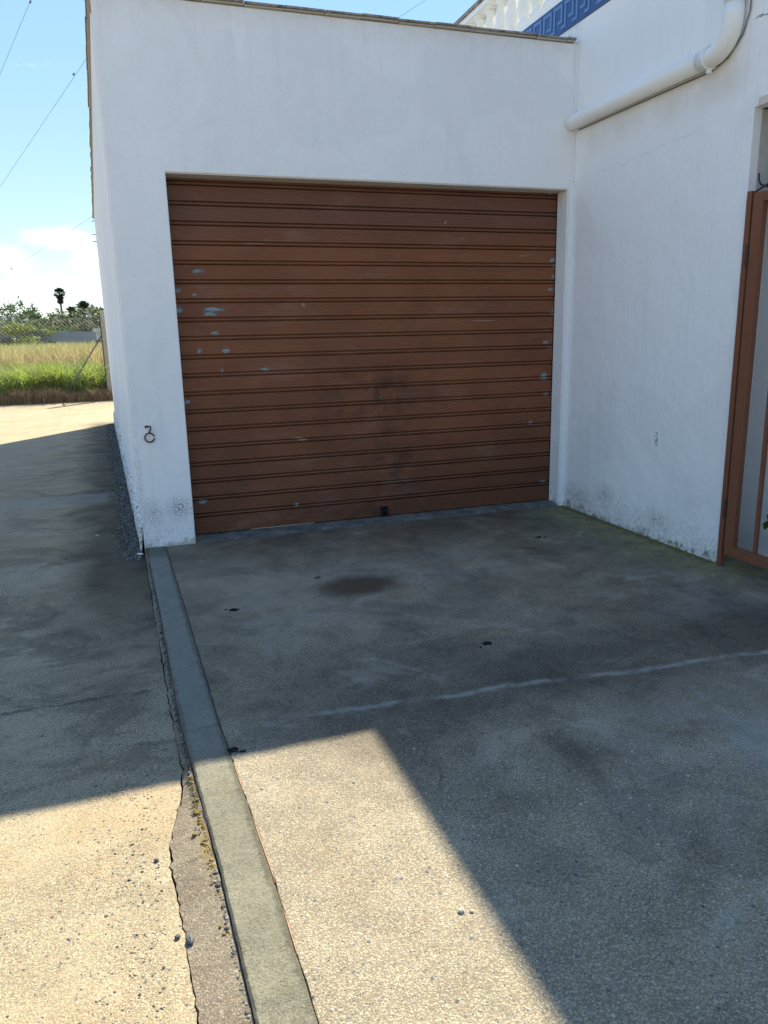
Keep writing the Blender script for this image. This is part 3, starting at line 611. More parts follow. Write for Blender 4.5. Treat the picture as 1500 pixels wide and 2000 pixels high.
# iron tethering ring on the left pier
ring = empty('tethering_ring', (.10, 0, .775), 'small rusty iron ring hanging from a bent eye bolt on the garage pier', 'iron ring')
m = MB(); m.tube([(-.020, -.006, .052), (-.004, -.020, .056), (.010, -.022, .054), (.011, -.020, .038), (.003, -.016, .022), (.000, -.014, .006)], .0052, 7); m.box((-.024, -.008, .044), (-.010, .0, .060)); m.build('eye_bolt', MT['rust'], ring, smooth=False)
m = MB(); cr = .030; m.tube([(cr*math.sin(a), -.012-.003*math.cos(a), -.020+cr*math.cos(a)) for a in np.linspace(1.75, 2*math.pi+1.35, 30)], .0048, 8); m.build('ring', MT['rust'], ring, smooth=True)

# iron pins at the far end of the side wall
for z, l, lab in ((3.28, .05, 'topmost'), (3.07, .065, 'middle'), (2.965, .062, 'lowest')):
    m = MB(); m.tube([(0, 0, 0), (-l, 0, 0)], .006, 6)
    o = m.build('iron_pin', MT['rust']); o.location = (wl(8.6)+.002, 8.6, z); tag(o, f'thin iron pin jutting from the far end of the garage side wall, {lab} of three', 'iron pin', 'iron pins on the side wall')

# ------------------------------------------------------------------ house on the right
HY0, HY1 = -3.6, 9.3
house = empty('house', (5.5, 0, 0), 'white house with a blue meander frieze and a roof-terrace balustrade', 'house')
def hp(o): o.parent = house; o.location = o.location - Vector((5.5, 0, 0)); return o
YG = -1.715; HZ = 3.505; BT = 3.722
w = MB(); w.box((XC, YG, -.06), (XC+.06, HY1, HZ)); w.box((XC, -2.95, 2.505), (XC+.06, YG, HZ)); w.box((XC, HY0, -.06), (XC+.06, -2.95, HZ))
hp(w.build('wall', MT['plaster_house'], bevel=.005))
hp(bx('inner_wall', (3.63, -1.0+.0, -.06), (3.80, 3.0, 2.51), MT['cement']))
iw = MB(); iw.box((3.63, -3.3, -.06), (3.80, -1.0, 2.05)); hp(iw.build('inner_wall', plain('inner_wall_paint', (.86, .86, .85), .9, var=.08, scale=2, bump=.003)))
iw = MB(); iw.box((3.635, -3.3, 2.052), (3.80, -1.003, 2.52)); hp(iw.build('inner_wall', plain('bare_render', (.50, .48, .45), .95, var=.22, scale=7, bump=.004)))
hp(bx('bare_reveal', (XC+.052, YG+.003, 2.09), (3.629, YG+.15, 2.504), plain('reveal_render', (.50, .49, .47), .95, var=.25, scale=9, bump=.005)))
hp(bx('body', (3.82, HY0+.02, -.05), (12, HY1-.02, HZ-.01), MT['plaster_house']))
hp(bx('passage_wall', (XC+.06, -1.50, -.06), (3.63, -1.40, 2.08), MT['plaster_house'])); hp(bx('passage_wall', (XC+.06, -3.3, -.06), (3.63, -3.2, 2.51), MT['cement']))
hp(bx('ceiling', (XC+.06, -3.3, 2.51), (3.82, -.9, 2.6), MT['cement']))
hp(bx('lintel_trim', (XC-.004, -2.84, 2.506), (XC-.0005, YG-.030, 2.545), MT['soffit']))
hp(bx('roof_slab', (XC+.002, HY0+.002, HZ+.001), (12, HY1-.002, BT-.003), MT['farw']))
# blue band: glazed tiles, each with two raised meander keys
def meander(t, y0, L_):
    m = MB(); n_ = 2; p = L_/n_; W2 = .0105; b, tp = HZ+.035, BT-.035
    H = tp-b
    def bar(ya, za, yb, zb):
        m.box((XC-.0115, min(ya, yb)-W2, min(za, zb)-W2), (XC-.0085, max(ya, yb)+W2, max(za, zb)+W2))
    for i in range(n_):
        s = y0 - i*p - .03    # runs toward -Y
        bar(s, b, s, tp-2*W2-.0005); bar(s, tp, s-.66*p, tp); bar(s-.66*p, tp-2*W2-.0005, s-.66*p, b+.30*H); bar(s-.66*p+2*W2+.0005, b+.30*H, s-.36*p, b+.30*H); bar(s+.33*p if i else s+.0, b-0.0, s, b) if False else None
        bar(s+.30*p, b, s+2*W2+.0005, b)
    return m.build('meander', MT['blue2'], t)
y = 3.2
tiles = 0
while y > HY0+.3:
    L_ = .30
    t = bx('blue_tile', (XC-.008, y-L_+.0018, HZ+.001), (XC+.001, y, BT-.001), MT['blue']); t.parent = house; t.location = (-5.5, 0, 0)
    meander(t, y, L_)
    y -= L_
hp(bx('blue_tile', (XC-.007, 3.202, HZ+.001), (XC+.001, HY1-.002, BT-.001), MT['blue']))
# balustrade
bal = bpy.data.objects.new('balustrade', None); C.objects.link(bal); hp(bal); bal.location = (-5.5, 0, 0)
b0 = BT
m = MB(); m.box((XC-.004, HY0, b0), (XC+.14, HY1, b0+.065)); m.build('base_rail', MT['white'], bal, bevel=.004)
m = MB(); m.box((XC-.012, HY0, 4.155), (XC+.15, HY1, 4.20)); m.build('top_rail', MT['white'], bal, bevel=.004)
y = HY1
while y > HY0:
    o = bx('rail_tile', (XC-.026, y-.248, 4.2015), (XC+.165, y, 4.232), MT['coping'], bal); y -= .25
prof = [(r*1.25, z) for r, z in [(.046, 0), (.046, .02), (.036, .035), (.026, .05), (.034, .085), (.044, .13), (.041, .17), (.028, .23), (.021, .29), (.022, .31), (.036, .325), (.036, .335), (.026, .345), (.044, .352), (.044, .3685)]]
bm = MB(); bm.lathe(prof, 14); fb = None
y = 3.165
while y > -3.6:
    if fb is None: fb = o = bm.build('baluster', MT['white'], bal, smooth=True)
    else: o = fb.copy(); C.objects.link(o); o.parent = bal
    o.location = (XC+.055, y, b0+.0655); y -= .205
m = MB(); m.box((XC+.105, HY0+.01, b0+.066), (XC+.110, HY1-.01, 4.154)); m.build('white_screen', MT['screen'], bal)
# drainpipe
dp = bpy.data.objects.new('drainpipe', None); C.objects.link(dp); hp(dp); dp.location = (-5.5, 0, 0)
px, pz, pr_ = XC-.054, 2.838, .050
pts = [(px+.02, -.012, pz+.005), (px, -.03, pz+.004), (px, -.08, pz+.003), (px, -1.37, pz-.008)]
m = MB(); m.tube(pts, [.036, .048, pr_, pr_], 20); m.build('pipe_run', MT['pipe'], dp, smooth=True)
ce = (-1.43, pz+.135); er = .145
ep = [(px, -1.35, pz-.007)]+[(px, ce[0]-er*math.sin(a), ce[1]-er*math.cos(a)) for a in np.linspace(0.1, math.pi/2, 9)] + [(px, ce[0]-er, ce[1]+.06)]
m = MB(); m.tube(ep, pr_+.0022, 20); m.build('elbow', MT['pipe'], dp, smooth=True)
m = MB(); m.tube([(px, ce[0]-er, ce[1]+.055), (px, ce[0]-er, 3.48)], pr_, 20); m.build('pipe_rise', MT['pipe'], dp, smooth=True)
m = MB(); m.box((XC-.115, ce[0]-er-.065, 3.10), (XC, ce[0]-er+.09, 3.24)); m.build('bracket_block', MT['pipe'], dp, bevel=.01)
m = MB(); ang = np.linspace(0, 2*math.pi, 21); m.tube([(px+(pr_+.008)*math.cos(a), -1.42, pz-.008+(pr_+.008)*math.sin(a)) for a in ang], .006, 6); m.box((px-.012, -1.432, pz-.088), (px+.006, -1.410, pz-.062)); m.build('pipe_clamp', MT['pipe'], dp)
m = MB(); m.tube([(px+.046, -.05, pz-.048), (px+.046, -.7, pz-.054), (px+.046, -1.38, pz-.062), (px+.046, -1.50, pz-.03), (px+.046, -1.60, pz+.05), (px+.046, -1.640, pz+.15), (px+.046, -1.640, 3.48)], .0035, 6); hp(m.build('cable', MT['steel']))  # thin dark line following the lower edge of the pipe
# printed remnant on the wall
m = MB(); m.box((XC-.003, -1.125, .625), (XC, -1.085, .735)); hp(m.build('paper_remnant', MT['plaster_house'], bevel=.001))
for (a, b, c_, d) in ((-1.118, .718, -1.093, .724), (-1.118, .700, -1.106, .716), (-1.100, .690, -1.092, .702), (-1.120, .660, -1.104, .688), (-1.104, .640, -1.096, .676), (-1.121, .632, -1.110, .652)):
    hp(bx('print_mark', (XC-.0042, a, b), (XC-.0031, c_, d), MT['patch']))

# ------------------------------------------------------------------ gate
gate = empty('metal_gate', (3.235, -1.76, 0), 'brown painted barred metal gate hung on the end of the white house wall', 'gate')
GO = Vector((3.235, -1.76, 0))
def gg(m, name, mat, bevel=.002):
    o = m.build(name, mat, gate, bevel=bevel); o.location = -GO; return o
m = MB(); m.box((3.230, -1.780, .003), (3.262, -1.748, 2.085)); gg(m, 'post', MT['gate'])
y1 = -1.796
GE = -2.92
m = MB(); m.box((3.230, y1-.066, .08), (3.266, y1, 2.072)); gg(m, 'stile', MT['gate'])
m = MB(); m.box((3.230, GE, .08), (3.266, GE+.066, 2.072)); gg(m, 'stile', MT['gate'])
for z0, z1 in ((.081, .14), (2.022, 2.071)):
    m = MB(); m.box((3.231, GE+.0665, z0), (3.265, y1-.0665, z1)); gg(m, 'rail', MT['gate'])
y = -2.002
while y > GE+.12:
    m = MB(); m.box((3.238, y-.022, .1405), (3.256, y, 2.0215)); gg(m, 'bar', MT['gate'], .001); y -= .15
for z in (.36, 1.76):
    m = MB(); m.tube([(3.225, -1.788, z-.05), (3.225, -1.788, z+.05)], .009, 10); m.box((3.221, -1.793, z-.052), (3.2295, -1.783, z-.046)); m.tube([(3.225, -1.788, z-.062), (3.225, -1.788, z-.052)], .006, 8); gg(m, 'hinge', MT['gate_dark'], 0)
y = -1.86
while y > GE+.08:
    m = MB(); R_ = .055
    m.tube([(3.234, y+.045, 2.165), (3.234, y+.042, 2.13), (3.234, y+.025, 2.105), (3.234, y-.002, 2.095), (3.234, y-.03, 2.085), (3.234, y-.055, 2.0725)], .0055, 7)
    m.tube([(3.234, y-.085, 2.165), (3.234, y-.08, 2.13), (3.234, y-.05, 2.108), (3.234, y-.01, 2.097), (3.234, y+.035, 2.084), (3.234, y+.06, 2.0725)], .0055, 7)
    gg(m, 'scroll', MT['gate_dark'], 0); y -= .2

# potted plant in the passage
pp = empty('potted_plant', (3.50, -2.06, 0), 'potted plant with drooping lobed leaves behind the brown gate', 'plant')
m = MB(); m.lathe([(.06, 0), (.085, .14), (.095, .14), (.095, .17), (.08, .17), (.075, .155)], 18); m.build('pot', MT['pot'], pp, smooth=False)
m = MB(); m.lathe([(.074, .150), (.02, .156)], 14); m.build('earth', MT['soil'], pp)
random.seed(5)
for i, (dx, dy, h, tilt) in enumerate(((.0, .17, .28, .7), (-.03, .12, .34, .4), (.05, .05, .38, .3), (-.06, -.02, .33, .5), (.02, -.1, .30, .8), (-.02, .06, .42, .2), (.06, -.06, .25, .9))):
    m = MB(); m.tube([(0, 0, .15), (dx*.4, dy*.4, h*.8), (dx*.8, dy*.8, h+.03), (dx, dy, h)], .003, 5); m.build('stem', MT['plantl'], pp)
    m = MB(); rad = [1, .72, .95, .66, .9, .6, .9, .66, .95, .72]; n_ = 20; c0 = Vector((dx, dy, h)); vs = [c0]
    for k in range(n_):
        a = 2*math.pi*k/n_; q = .062*rad[k//2 % 10 if k % 2 else (k//2) % 10]*(1 if k % 2 else .82)
        vs.append(c0 + Vector((q*math.cos(a), q*math.sin(a)*.9+math.copysign(.02, dy), -.022*(1+math.cos(3*a))-tilt*q*abs(math.sin(a)))))
    m.add(vs, [(0, 1+k, 1+(k+1) % n_) for k in range(n_)]); m.build('leaf', MT['plantl'], pp)

# ------------------------------------------------------------------ small things on the ground
def lump(name, x, y, z, r, flat, mat, seed, label, cat, group=None, st=(1, 1)):
    g_ = np.random.default_rng(seed); m = MB(); prof = []
    nu, nv = 10, 6; vs = []
    for j in range(nv+1):
        ph = math.pi*j/nv
        for i in range(nu):
            th = 2*math.pi*i/nu; q = r*(1+g_.uniform(-.22, .22))
            vs.append((q*math.sin(ph)*math.cos(th)*st[0], q*math.sin(ph)*math.sin(th)*st[1], q*math.cos(ph)*flat))
    fs = [(j*nu+i, (j+1)*nu+i, (j+1)*nu+(i+1) % nu, j*nu+(i+1) % nu) for j in range(nv) for i in range(nu)]
    m.add(vs, fs); o = m.build(name, mat, smooth=True); o.location = (x, y, z+r*flat*.6); tag(o, label, cat, group); return o
def clod(x, y, z, r, seed, label):
    g_ = np.random.default_rng(seed); m = MB()
    spots = [(0, 0, r, .42)]+[(g_.normal(0, r*1.0), g_.normal(0, r*.7), r*g_.uniform(.15, .42), .7) for _ in range(9)]
    for cx, cy, q, fl in spots:
        nu, nv = 12, 5; vs = []; wob = 1+.28*np.sin(np.arange(nu)*1.9+seed)+g_.uniform(-.2, .2, nu)
        for j in range(nv+1):
            ph = math.pi*j/nv
            for i in range(nu):
                th = 2*math.pi*i/nu; w_ = q*wob[i]*(1+g_.uniform(-.12, .12)); vs.append((cx+w_*math.sin(ph)*math.cos(th)*1.25, cy+w_*math.sin(ph)*math.sin(th)*.75, q*fl*.6+q*math.cos(ph)*fl*(1+g_.uniform(-.2, .2))))
        m.add(vs, [(j*nu+i, (j+1)*nu+i, (j+1)*nu+(i+1) % nu, j*nu+(i+1) % nu) for j in range(nv) for i in range(nu)])
    o = m.build('tar_clod', MT['clod']); o.location = (x, y, z-.001); tag(o, label, 'clod', 'black clods on the apron')
clod(1.443, -2.307, 0, .017, 1, 'flat black clod in the middle of the grey apron')
clod(.413, -1.429, 0, .017, 2, 'flat black clod on the apron nearest the middle of the kerb')
clod(2.579, -.796, 0, .015, 3, 'small round black clod on the apron near the right end of the roller door')
clod(.226, -2.81, .003, .015, 4, 'black clod on the kerb edge at the corner of the sunlit patch')
lf = MB(); lf.add([(-.022, 0, .004), (-.006, .010, .007), (.012, .007, .010), (.024, 0, .006), (.01, -.009, .009), (-.008, -.008, .006)], [(0, 5, 4, 3, 2, 1)])
lf = lf.build('dead_leaf', MT['skirt']); lf.location = (.945, -1.083, .001); tag(lf, 'dry brown leaf lying on the apron beside the rusty stain', 'leaf')
lump('pebble', .017, -3.583, RZ, .013, .6, plain('dark_pebble', (.10, .095, .10), .7), 11, 'dark oval pebble lying on the crack beside the gutter strip', 'pebble', 'loose pebbles by the crack', (.8, 1.4))
lump('pebble', -.012, -3.56, RZ, .007, .7, MT['gravel'], 12, 'small grey pebble just left of the dark oval pebble', 'pebble', 'loose pebbles by the crack')
lump('pebble', -.05, -3.255, RZ, .007, .7, MT['gravel'], 13, 'grey pebble at the head of the crack by the gutter strip', 'pebble', 'loose pebbles by the crack')
lump('pebble', .09, -3.80, -.026, .007, .6, MT['brick'], 14, 'brick-red crumb in the gutter at the foot of the kerb', 'pebble', 'loose pebbles by the crack')
lump('pebble', .655, -3.757, 0, .008, .6, MT['grit'], 15, 'pale pebble in the sunlit part of the apron, left of a pair', 'pebble', 'pair of pebbles on the sunlit apron')
lump('pebble', .680, -3.765, 0, .0055, .6, MT['grit'], 16, 'pale pebble in the sunlit part of the apron, right of a pair', 'pebble', 'pair of pebbles on the sunlit apron')
lump('pebble', -.325, .62, RZ, .018, .5, plain('pale_stone', (.30, .30, .28), .9), 17, 'flat pale stone on the dark grit beside the garage side wall', 'pebble')

lump('plaster_crumb', -.030, -.012, RZ, .018, .35, MT['trim'], 19, 'blob of white plaster at the foot of the garage corner', 'plaster blob', None, (1.2, .9))
# scattered stones: 20-triangle icosahedra in one array mesh
ph_ = (1+5**.5)/2
IV = np.array([(-1, ph_, 0), (1, ph_, 0), (-1, -ph_, 0), (1, -ph_, 0), (0, -1, ph_), (0, 1, ph_), (0, -1, -ph_), (0, 1, -ph_), (ph_, 0, -1), (ph_, 0, 1), (-ph_, 0, -1), (-ph_, 0, 1)])/1.9
IF = np.array([(0,11,5),(0,5,1),(0,1,7),(0,7,10),(0,10,11),(1,5,9),(5,11,4),(11,10,2),(10,7,6),(7,1,8),(3,9,4),(3,4,2),(3,2,6),(3,6,8),(3,8,9),(4,9,5),(2,4,11),(6,2,10),(8,6,7),(9,8,1)])
def stones(name, P, r, mat, label, cat, flat=.6):
    n_ = len(P); a = rng.uniform(0, 6.28, n_); s = r[:, None]*rng.uniform(.7, 1.3, (n_, 3)); s[:, 2] = r*flat*rng.uniform(.7, 1.1, n_)
    V = IV[None]*(1+rng.uniform(-.15, .15, (n_, 12, 1))); V = V*s[:, None, :]
    x_ = V[..., 0]*np.cos(a)[:, None]-V[..., 1]*np.sin(a)[:, None]; y_ = V[..., 0]*np.sin(a)[:, None]+V[..., 1]*np.cos(a)[:, None]
    V = np.stack([x_, y_, V[..., 2]], -1)+P[:, None, :]
    F = IF[None]+12*np.arange(n_)[:, None, None]
    o = ar_mesh(name, V.reshape(-1, 3), F.reshape(-1, 3), mat); tag(o, label, cat, kind='stuff'); return o
# grit in the worn wheel strip beside the crack (sunlit road and gutter)
n_ = 1500; P = np.zeros((n_, 3)); P[:, 1] = rng.uniform(-4.4, -2.7, n_); P[:, 0] = -.04-np.abs(rng.normal(0, .12, n_)); P[:, 2] = RZ
gx = rng.uniform(-.8, 0, 900); gy2 = rng.uniform(-4.4, -1.5, 900); P = np.concatenate([P, np.stack([gx, gy2, np.full(900, RZ)], 1)])
keep = P[:, 0] < -.03; P = P[keep]; stones('road_grit', P, rng.gamma(2.0, .0007, len(P))+.0006, MT['darkgrit'], 'loose grit scattered over the worn road edge beside the gutter', 'grit')
n_ = 16000; yy_ = rng.uniform(-.15, 8.8, n_); d = np.abs(rng.normal(0, .05, n_))+.012*rng.uniform(0, 1, n_)
P = np.stack([-.028+SK*np.maximum(yy_, 0)-d, yy_, np.full(n_, RZ+.001)], 1); stones('side_gravel', P, rng.gamma(3, .0016, n_)+.001, MT['gravel'], 'dark loose gravel lying along the foot of the garage side wall', 'gravel')
n_ = 2500; yy_ = rng.uniform(-4.6, -3.0, n_); xx_ = rng.uniform(.26, 1.6, n_); P = np.stack([xx_, yy_, np.full(n_, 0.0)], 1)
stones('apron_grit', P, rng.gamma(2.0, .0006, n_)+.0006, MT['grit'], 'embedded small stones standing proud of the worn apron', 'grit', .45)
n_ = 1400; yy_ = rng.uniform(-4.4, -.3, n_); P = np.stack([np.array([lx(KL, y) for y in yy_])-.006-np.abs(rng.normal(0, .005, n_)), yy_, np.full(n_, -.015)], 1)
stones('gutter_debris', P, rng.gamma(2, .0010, n_)+.0008, MT['gravel'], 'dark crumbs gathered against the foot of the kerb', 'debris')
n_ = 450; yy_ = rng.normal(-3.12, .16, n_); P = np.stack([np.array([lx(KL, y) for y in yy_])-.005-np.abs(rng.normal(0, .010, n_)), yy_, np.full(n_, -.016)], 1)
stones('gutter_moss', P, rng.gamma(2, .0011, n_)+.001, plain('ochre_moss', (.15, .10, .028), .95, var=.5, scale=90), 'ochre moss cushions in the gutter against the kerb', 'moss')
n_ = 2200; yy_ = rng.uniform(-1.7, -.05, n_); P = np.stack([3.255-np.abs(rng.normal(0, .03, n_)), yy_, np.full(n_, .0)], 1)
stones('wall_moss', P, rng.gamma(2, .0014, n_)+.001, plain('olive_moss', (.14, .125, .045), .95, var=.6, scale=60), 'olive moss and crumbs along the foot of the white house wall', 'moss')

# ------------------------------------------------------------------ chain-link fence at the field edge
FY = 14.52
def post(x_, y_, lab):
    o = bx('concrete_post', (x_-.055, y_-.055, -.1), (x_+.055, y_+.055, 2.06), MT['post'], fence, bevel=.008); o.location = (-x0f, -FY, 0); return o
x0f = -.44
fence = empty('chainlink_fence', (x0f, FY, 0), 'galvanised chain-link fence on concrete posts in front of the weedy field', 'fence')
for x_ in (-.44, -3.4, -6.4, -9.4, 2.6, 5.6): post(x_, FY, '')
m = MB(); m.tube([(-.47, FY+.06, 1.55), (-1.53, FY+.08, .02)], .019, 6); o = m.build('brace', MT['steel'], fence); o.location = (-x0f, -FY, 0)
for z in (.12, 1.0, 1.9):
    m = MB(); m.tube([(-9.4, FY-.062, z), (5.6, FY-.062, z)], .0022, 5); o = m.build('tension_wire', MT['wire'], fence); o.location = (-x0f, -FY, 0)
m = MB(); m.box((-.515, FY-.062, -.05), (-.496, FY+.05, 2.02)); o = m.build('post_shadow_bar', MT['gate_dark'], fence); o.name = 'post_shade_bar'; o.location = (-x0f, -FY, 0)  # dark strip put in for the shaded left side of the post
cell = .062; V = []; F = []; hh = 1.78
for s_ in (1, -1):
    for x_ in np.arange(-9.4-hh, 5.6+hh, cell*2**.5):
        a = np.array([x_, .12]); b_ = np.array([x_+hh*s_, .12+hh]) if s_ > 0 else np.array([x_-hh, .12+hh])
        # clip in x
        def clip(a, b_):
            lo, hi = -9.4, 5.6; d_ = b_-a; t0, t1 = 0., 1.
            ta, tb = sorted(((lo-a[0])/d_[0], (hi-a[0])/d_[0])); t0 = max(t0, ta); t1 = min(t1, tb)
            return (a+d_*t0, a+d_*t1) if t1 > t0 else (None, None)
        a2, b2 = clip(a, b_)
        if a2 is None: continue
        o_ = len(V); wv_ = .0013; nrm = np.array([-(b2-a2)[1], (b2-a2)[0]]); nrm = nrm/np.linalg.norm(nrm)*wv_
        yo = FY-.066-(.003 if s_ > 0 else 0)
        for q in (a2, b2): V += [(q[0]+nrm[0], yo, q[1]+nrm[1]), (q[0]-nrm[0], yo, q[1]-nrm[1]), (q[0], yo-.0022, q[1])]
        F += [(o_, o_+1, o_+4, o_+3), (o_+1, o_+2, o_+5, o_+4), (o_+2, o_, o_+3, o_+5)]
o = ar_mesh('wire_mesh', V, F, MT['wire'], fence); o.location = (-x0f, -FY, 0); tag(o, kind='stuff')

# ------------------------------------------------------------------ weeds and field crop
def blades(name, X, Y, H, Wd, bend, mat, label, cat, base=-.03, splay=.35):
    n_ = len(X); a = rng.uniform(0, 6.283, n_); d1 = np.stack([np.cos(a), np.sin(a)], 1); lean = rng.uniform(0, splay, n_)*H
    b = rng.uniform(0, 6.283, n_); sd = np.stack([np.cos(b), np.sin(b)], 1)*Wd[:, None]*.5
    V = np.zeros((n_, 5, 3))
    V[:, 0, :2] = -sd*.6; V[:, 1, :2] = sd*.6
    m1 = d1*(lean*.35)[:, None]; V[:, 2, :2] = m1-sd; V[:, 3, :2] = m1+sd; V[:, 2, 2] = V[:, 3, 2] = H*.55
    V[:, 4, :2] = d1*(lean*(1+bend))[:, None]; V[:, 4, 2] = H*(1-.25*bend*rng.uniform(0, 1, n_))
    V[..., 0] += X[:, None]; V[..., 1] += Y[:, None]; V[..., 2] += base
    F = np.array([(0, 1, 3), (0, 3, 2), (2, 3, 4)])[None]+5*np.arange(n_)[:, None, None]
    o = ar_mesh(name, V.reshape(-1, 3), F.reshape(-1, 3), mat); return tag(o, label, cat, kind='stuff')
def scatter(n_, y0, y1, p=1.6):
    Y = y0+(y1-y0)*rng.uniform(0, 1, n_)**p; dd = Y+5.2; X = rng.uniform(-.30, .06, n_)*dd; return X, Y
X, Y = scatter(34000, 14.30, 17.0, 1.5); nz_ = .5+.28*np.sin(X*3.1+Y)+.22*np.sin(X*7.3+1)
blades('dry_weeds', X, Y, rng.uniform(.10, .52, len(X))*(.55+.45*nz_), rng.uniform(.004, .013, len(X)), .8, MT['dry'], 'tangle of dry brown weeds along the foot of the chain-link fence', 'weeds', splay=.9)
X, Y = scatter(42000, 14.7, 27, 1.5); nz_ = .5+.5*np.sin(X*1.3+.5)*np.sin(Y*.7)
blades('green_weeds', X, Y, rng.uniform(.35, 1.12, len(X))*(.72+.28*nz_), rng.uniform(.018, .05, len(X)), 1.0, MT['green'], 'bright green broad-leaved weeds growing thickly behind the fence', 'weeds', splay=.6)
X, Y = scatter(26000, 20, 70, 1.6); blades('seeding_grass', X, Y, rng.uniform(.7, 1.62, len(X))*(.88+.12*np.sin(X*.9)*np.cos(Y*.4)), rng.uniform(.015, .05, len(X)), .6, MT['seed'], 'tall brown seeding grass filling the middle of the field', 'tall grass', splay=.3)
X, Y = scatter(22000, 24, 95, 1.3); blades('field_grass', X, Y, rng.uniform(.6, 1.55, len(X)), rng.uniform(.03, .09, len(X)), .6, MT['grass'], 'yellow-green grass reaching back to the far wall', 'tall grass', splay=.4)
X, Y = scatter(3000, 14.75, 16.5, 1.0); blades('verge_stalks', X, Y, rng.uniform(.5, 1.15, len(X)), rng.uniform(.004, .009, len(X)), .3, MT['dry'], 'thin dry stalks standing above the weeds at the fence', 'weeds', splay=.25)

# ------------------------------------------------------------------ far side of the field
def at(px_, D, z=0):          # world point on the sight azimuth of photo column px_, D metres beyond the camera
    t = -.137+px_*(.1155/200)*1.0; return (CAM.x+t*D, CAM.y+D, z)
def leaf_cloud(centres, radii, n_per, size, seed):
    g_ = np.random.default_rng(seed); V = []; 
    for c, r_ in zip(centres, radii):
        n2 = int(n_per*r_[0]*r_[2]); 
        if n2 < 6: n2 = 6
        d_ = g_.normal(size=(n2, 3)); d_ /= np.linalg.norm(d_, axis=1)[:, None]; d_ *= g_.uniform(.35, 1.1, (n2, 1))
        V.append(np.array(c)+d_*np.array(r_))
    P = np.concatenate(V); n2 = len(P); a = g_.normal(size=(n2, 3)); a /= np.linalg.norm(a, axis=1)[:, None]; b = np.cross(a, g_.normal(size=(n2, 3))); b /= np.linalg.norm(b, axis=1)[:, None]
    s = size*g_.uniform(.6, 1.4, (n2, 1)); Q = np.stack([P-a*s, P+b*s*.6, P+a*s, P-b*s*.6], 1)
    return Q.reshape(-1, 3), np.arange(4*n2).reshape(-1, 4)
def tree(px_, D, h, wd, name, label, cat, mat, seed, sparse=1.0, trunk_h=None, group=None):
    g_ = np.random.default_rng(seed); e = empty(name, at(px_, D), label, cat, group); th = trunk_h or h*.35
    m = MB(); m.tube([(0, 0, -.1), (.05, 0, th*.6), (.1, .05, th), (.0, 0, h*.75)], [.16, .12, .10, .03], 7)
    tips = []
    for k in range(7):
        a = g_.uniform(0, 6.28); q = g_.uniform(.25, .48)*wd; z = g_.uniform(.55, .95)*h; p = (q*math.cos(a), q*math.sin(a), z); tips.append(p)
        m.tube([(.05, 0, th*.8), (p[0]*.5, p[1]*.5, (th+z)*.5), p], [.07, .05, .02], 5)
    m.build('trunk', MT['trunk'], e)
    cs = [tuple(np.array(p)+g_.normal(0, .08*wd, 3)) for p in tips] + [(g_.uniform(-.45, .45)*wd, g_.uniform(-.4, .4)*wd, g_.uniform(.35, .95)*h) for _ in range(14)]
    rs = [(wd*g_.uniform(.09, .19),)*2+(h*g_.uniform(.07, .14),) for _ in cs]
    V, F = leaf_cloud(cs, rs, 220*sparse, .13 if D < 110 else .18, seed); ar_mesh('crown', V, F, mat, e); return e
def px_h(py, D, px_=100): return 1.3878 + (667-py-(px_-100)*.022)*.000593*D*1.0
tree(8, 78, px_h(628, 78), 6.5, 'bushy_tree', 'yellow-green bushy tree at the left edge beyond the field', 'tree', MT['tree2'], 1, 1.5, 1.2)
tree(22, 96, px_h(588, 96), 4.6, 'broadleaf_tree', 'loose-crowned tree standing in front of the grey roof, leftmost tall one', 'tree', MT['tree1'], 2, .55)
tree(46, 98, px_h(592, 98), 3.6, 'broadleaf_tree', 'thin open tree just right of the loose-crowned tree by the grey roof', 'tree', MT['tree1'], 3, .35)
tree(55, 84, px_h(625, 84), 3.0, 'bushy_tree', 'small dark bushy tree in front of the pale building', 'tree', MT['tree1'], 4, 1.2, .8)
tree(92, 92, px_h(603, 92), 4.4, 'broadleaf_tree', 'rounded green tree left of the tall fan palm', 'tree', MT['tree1'], 5, .9)
tree(112, 88, px_h(631, 88), 3.6, 'bushy_tree', 'low green tree at the foot of the tall fan palm', 'tree', MT['tree1'], 6, 1.3, .8)
tree(139, 90, px_h(622, 90), 4.0, 'bushy_tree', 'grey-green dense tree right of the tall fan palm', 'tree', MT['tree3'], 7, 1.6, .8)
tree(160, 86, px_h(606, 86), 4.4, 'bushy_tree', 'pale flowering bushy tree below the two date palms', 'tree', MT['tree3'], 8, 1.2, .8)
tree(183, 88, px_h(612, 88), 4.6, 'bushy_tree', 'dark green bushy tree in front of the cypresses', 'tree', MT['tree1'], 9, 1.4, .8)
for i, (p_, hh_, w_) in enumerate(((30, 632, 7), (72, 635, 7), (205, 625, 6), (-15, 628, 8), (-45, 612, 7), (-80, 620, 9), (230, 610, 8), (262, 622, 8))):
    lab = ['low hedge-like bush in front of the grey roof', 'low bush between the pale building and the rounded tree', 'dark bush beside the concrete fence post', 'bush beyond the left edge of the picture', 'tree beyond the left edge of the picture', 'wide bush beyond the left edge of the picture', 'tree hidden behind the garage wall', 'bush hidden behind the garage wall'][i]
    tree(p_, 82+i, px_h(hh_, 82+i), w_, 'bushy_tree', lab, 'tree', MT['tree1'] if i % 2 else MT['tree3'], 20+i, 1.1, .6)
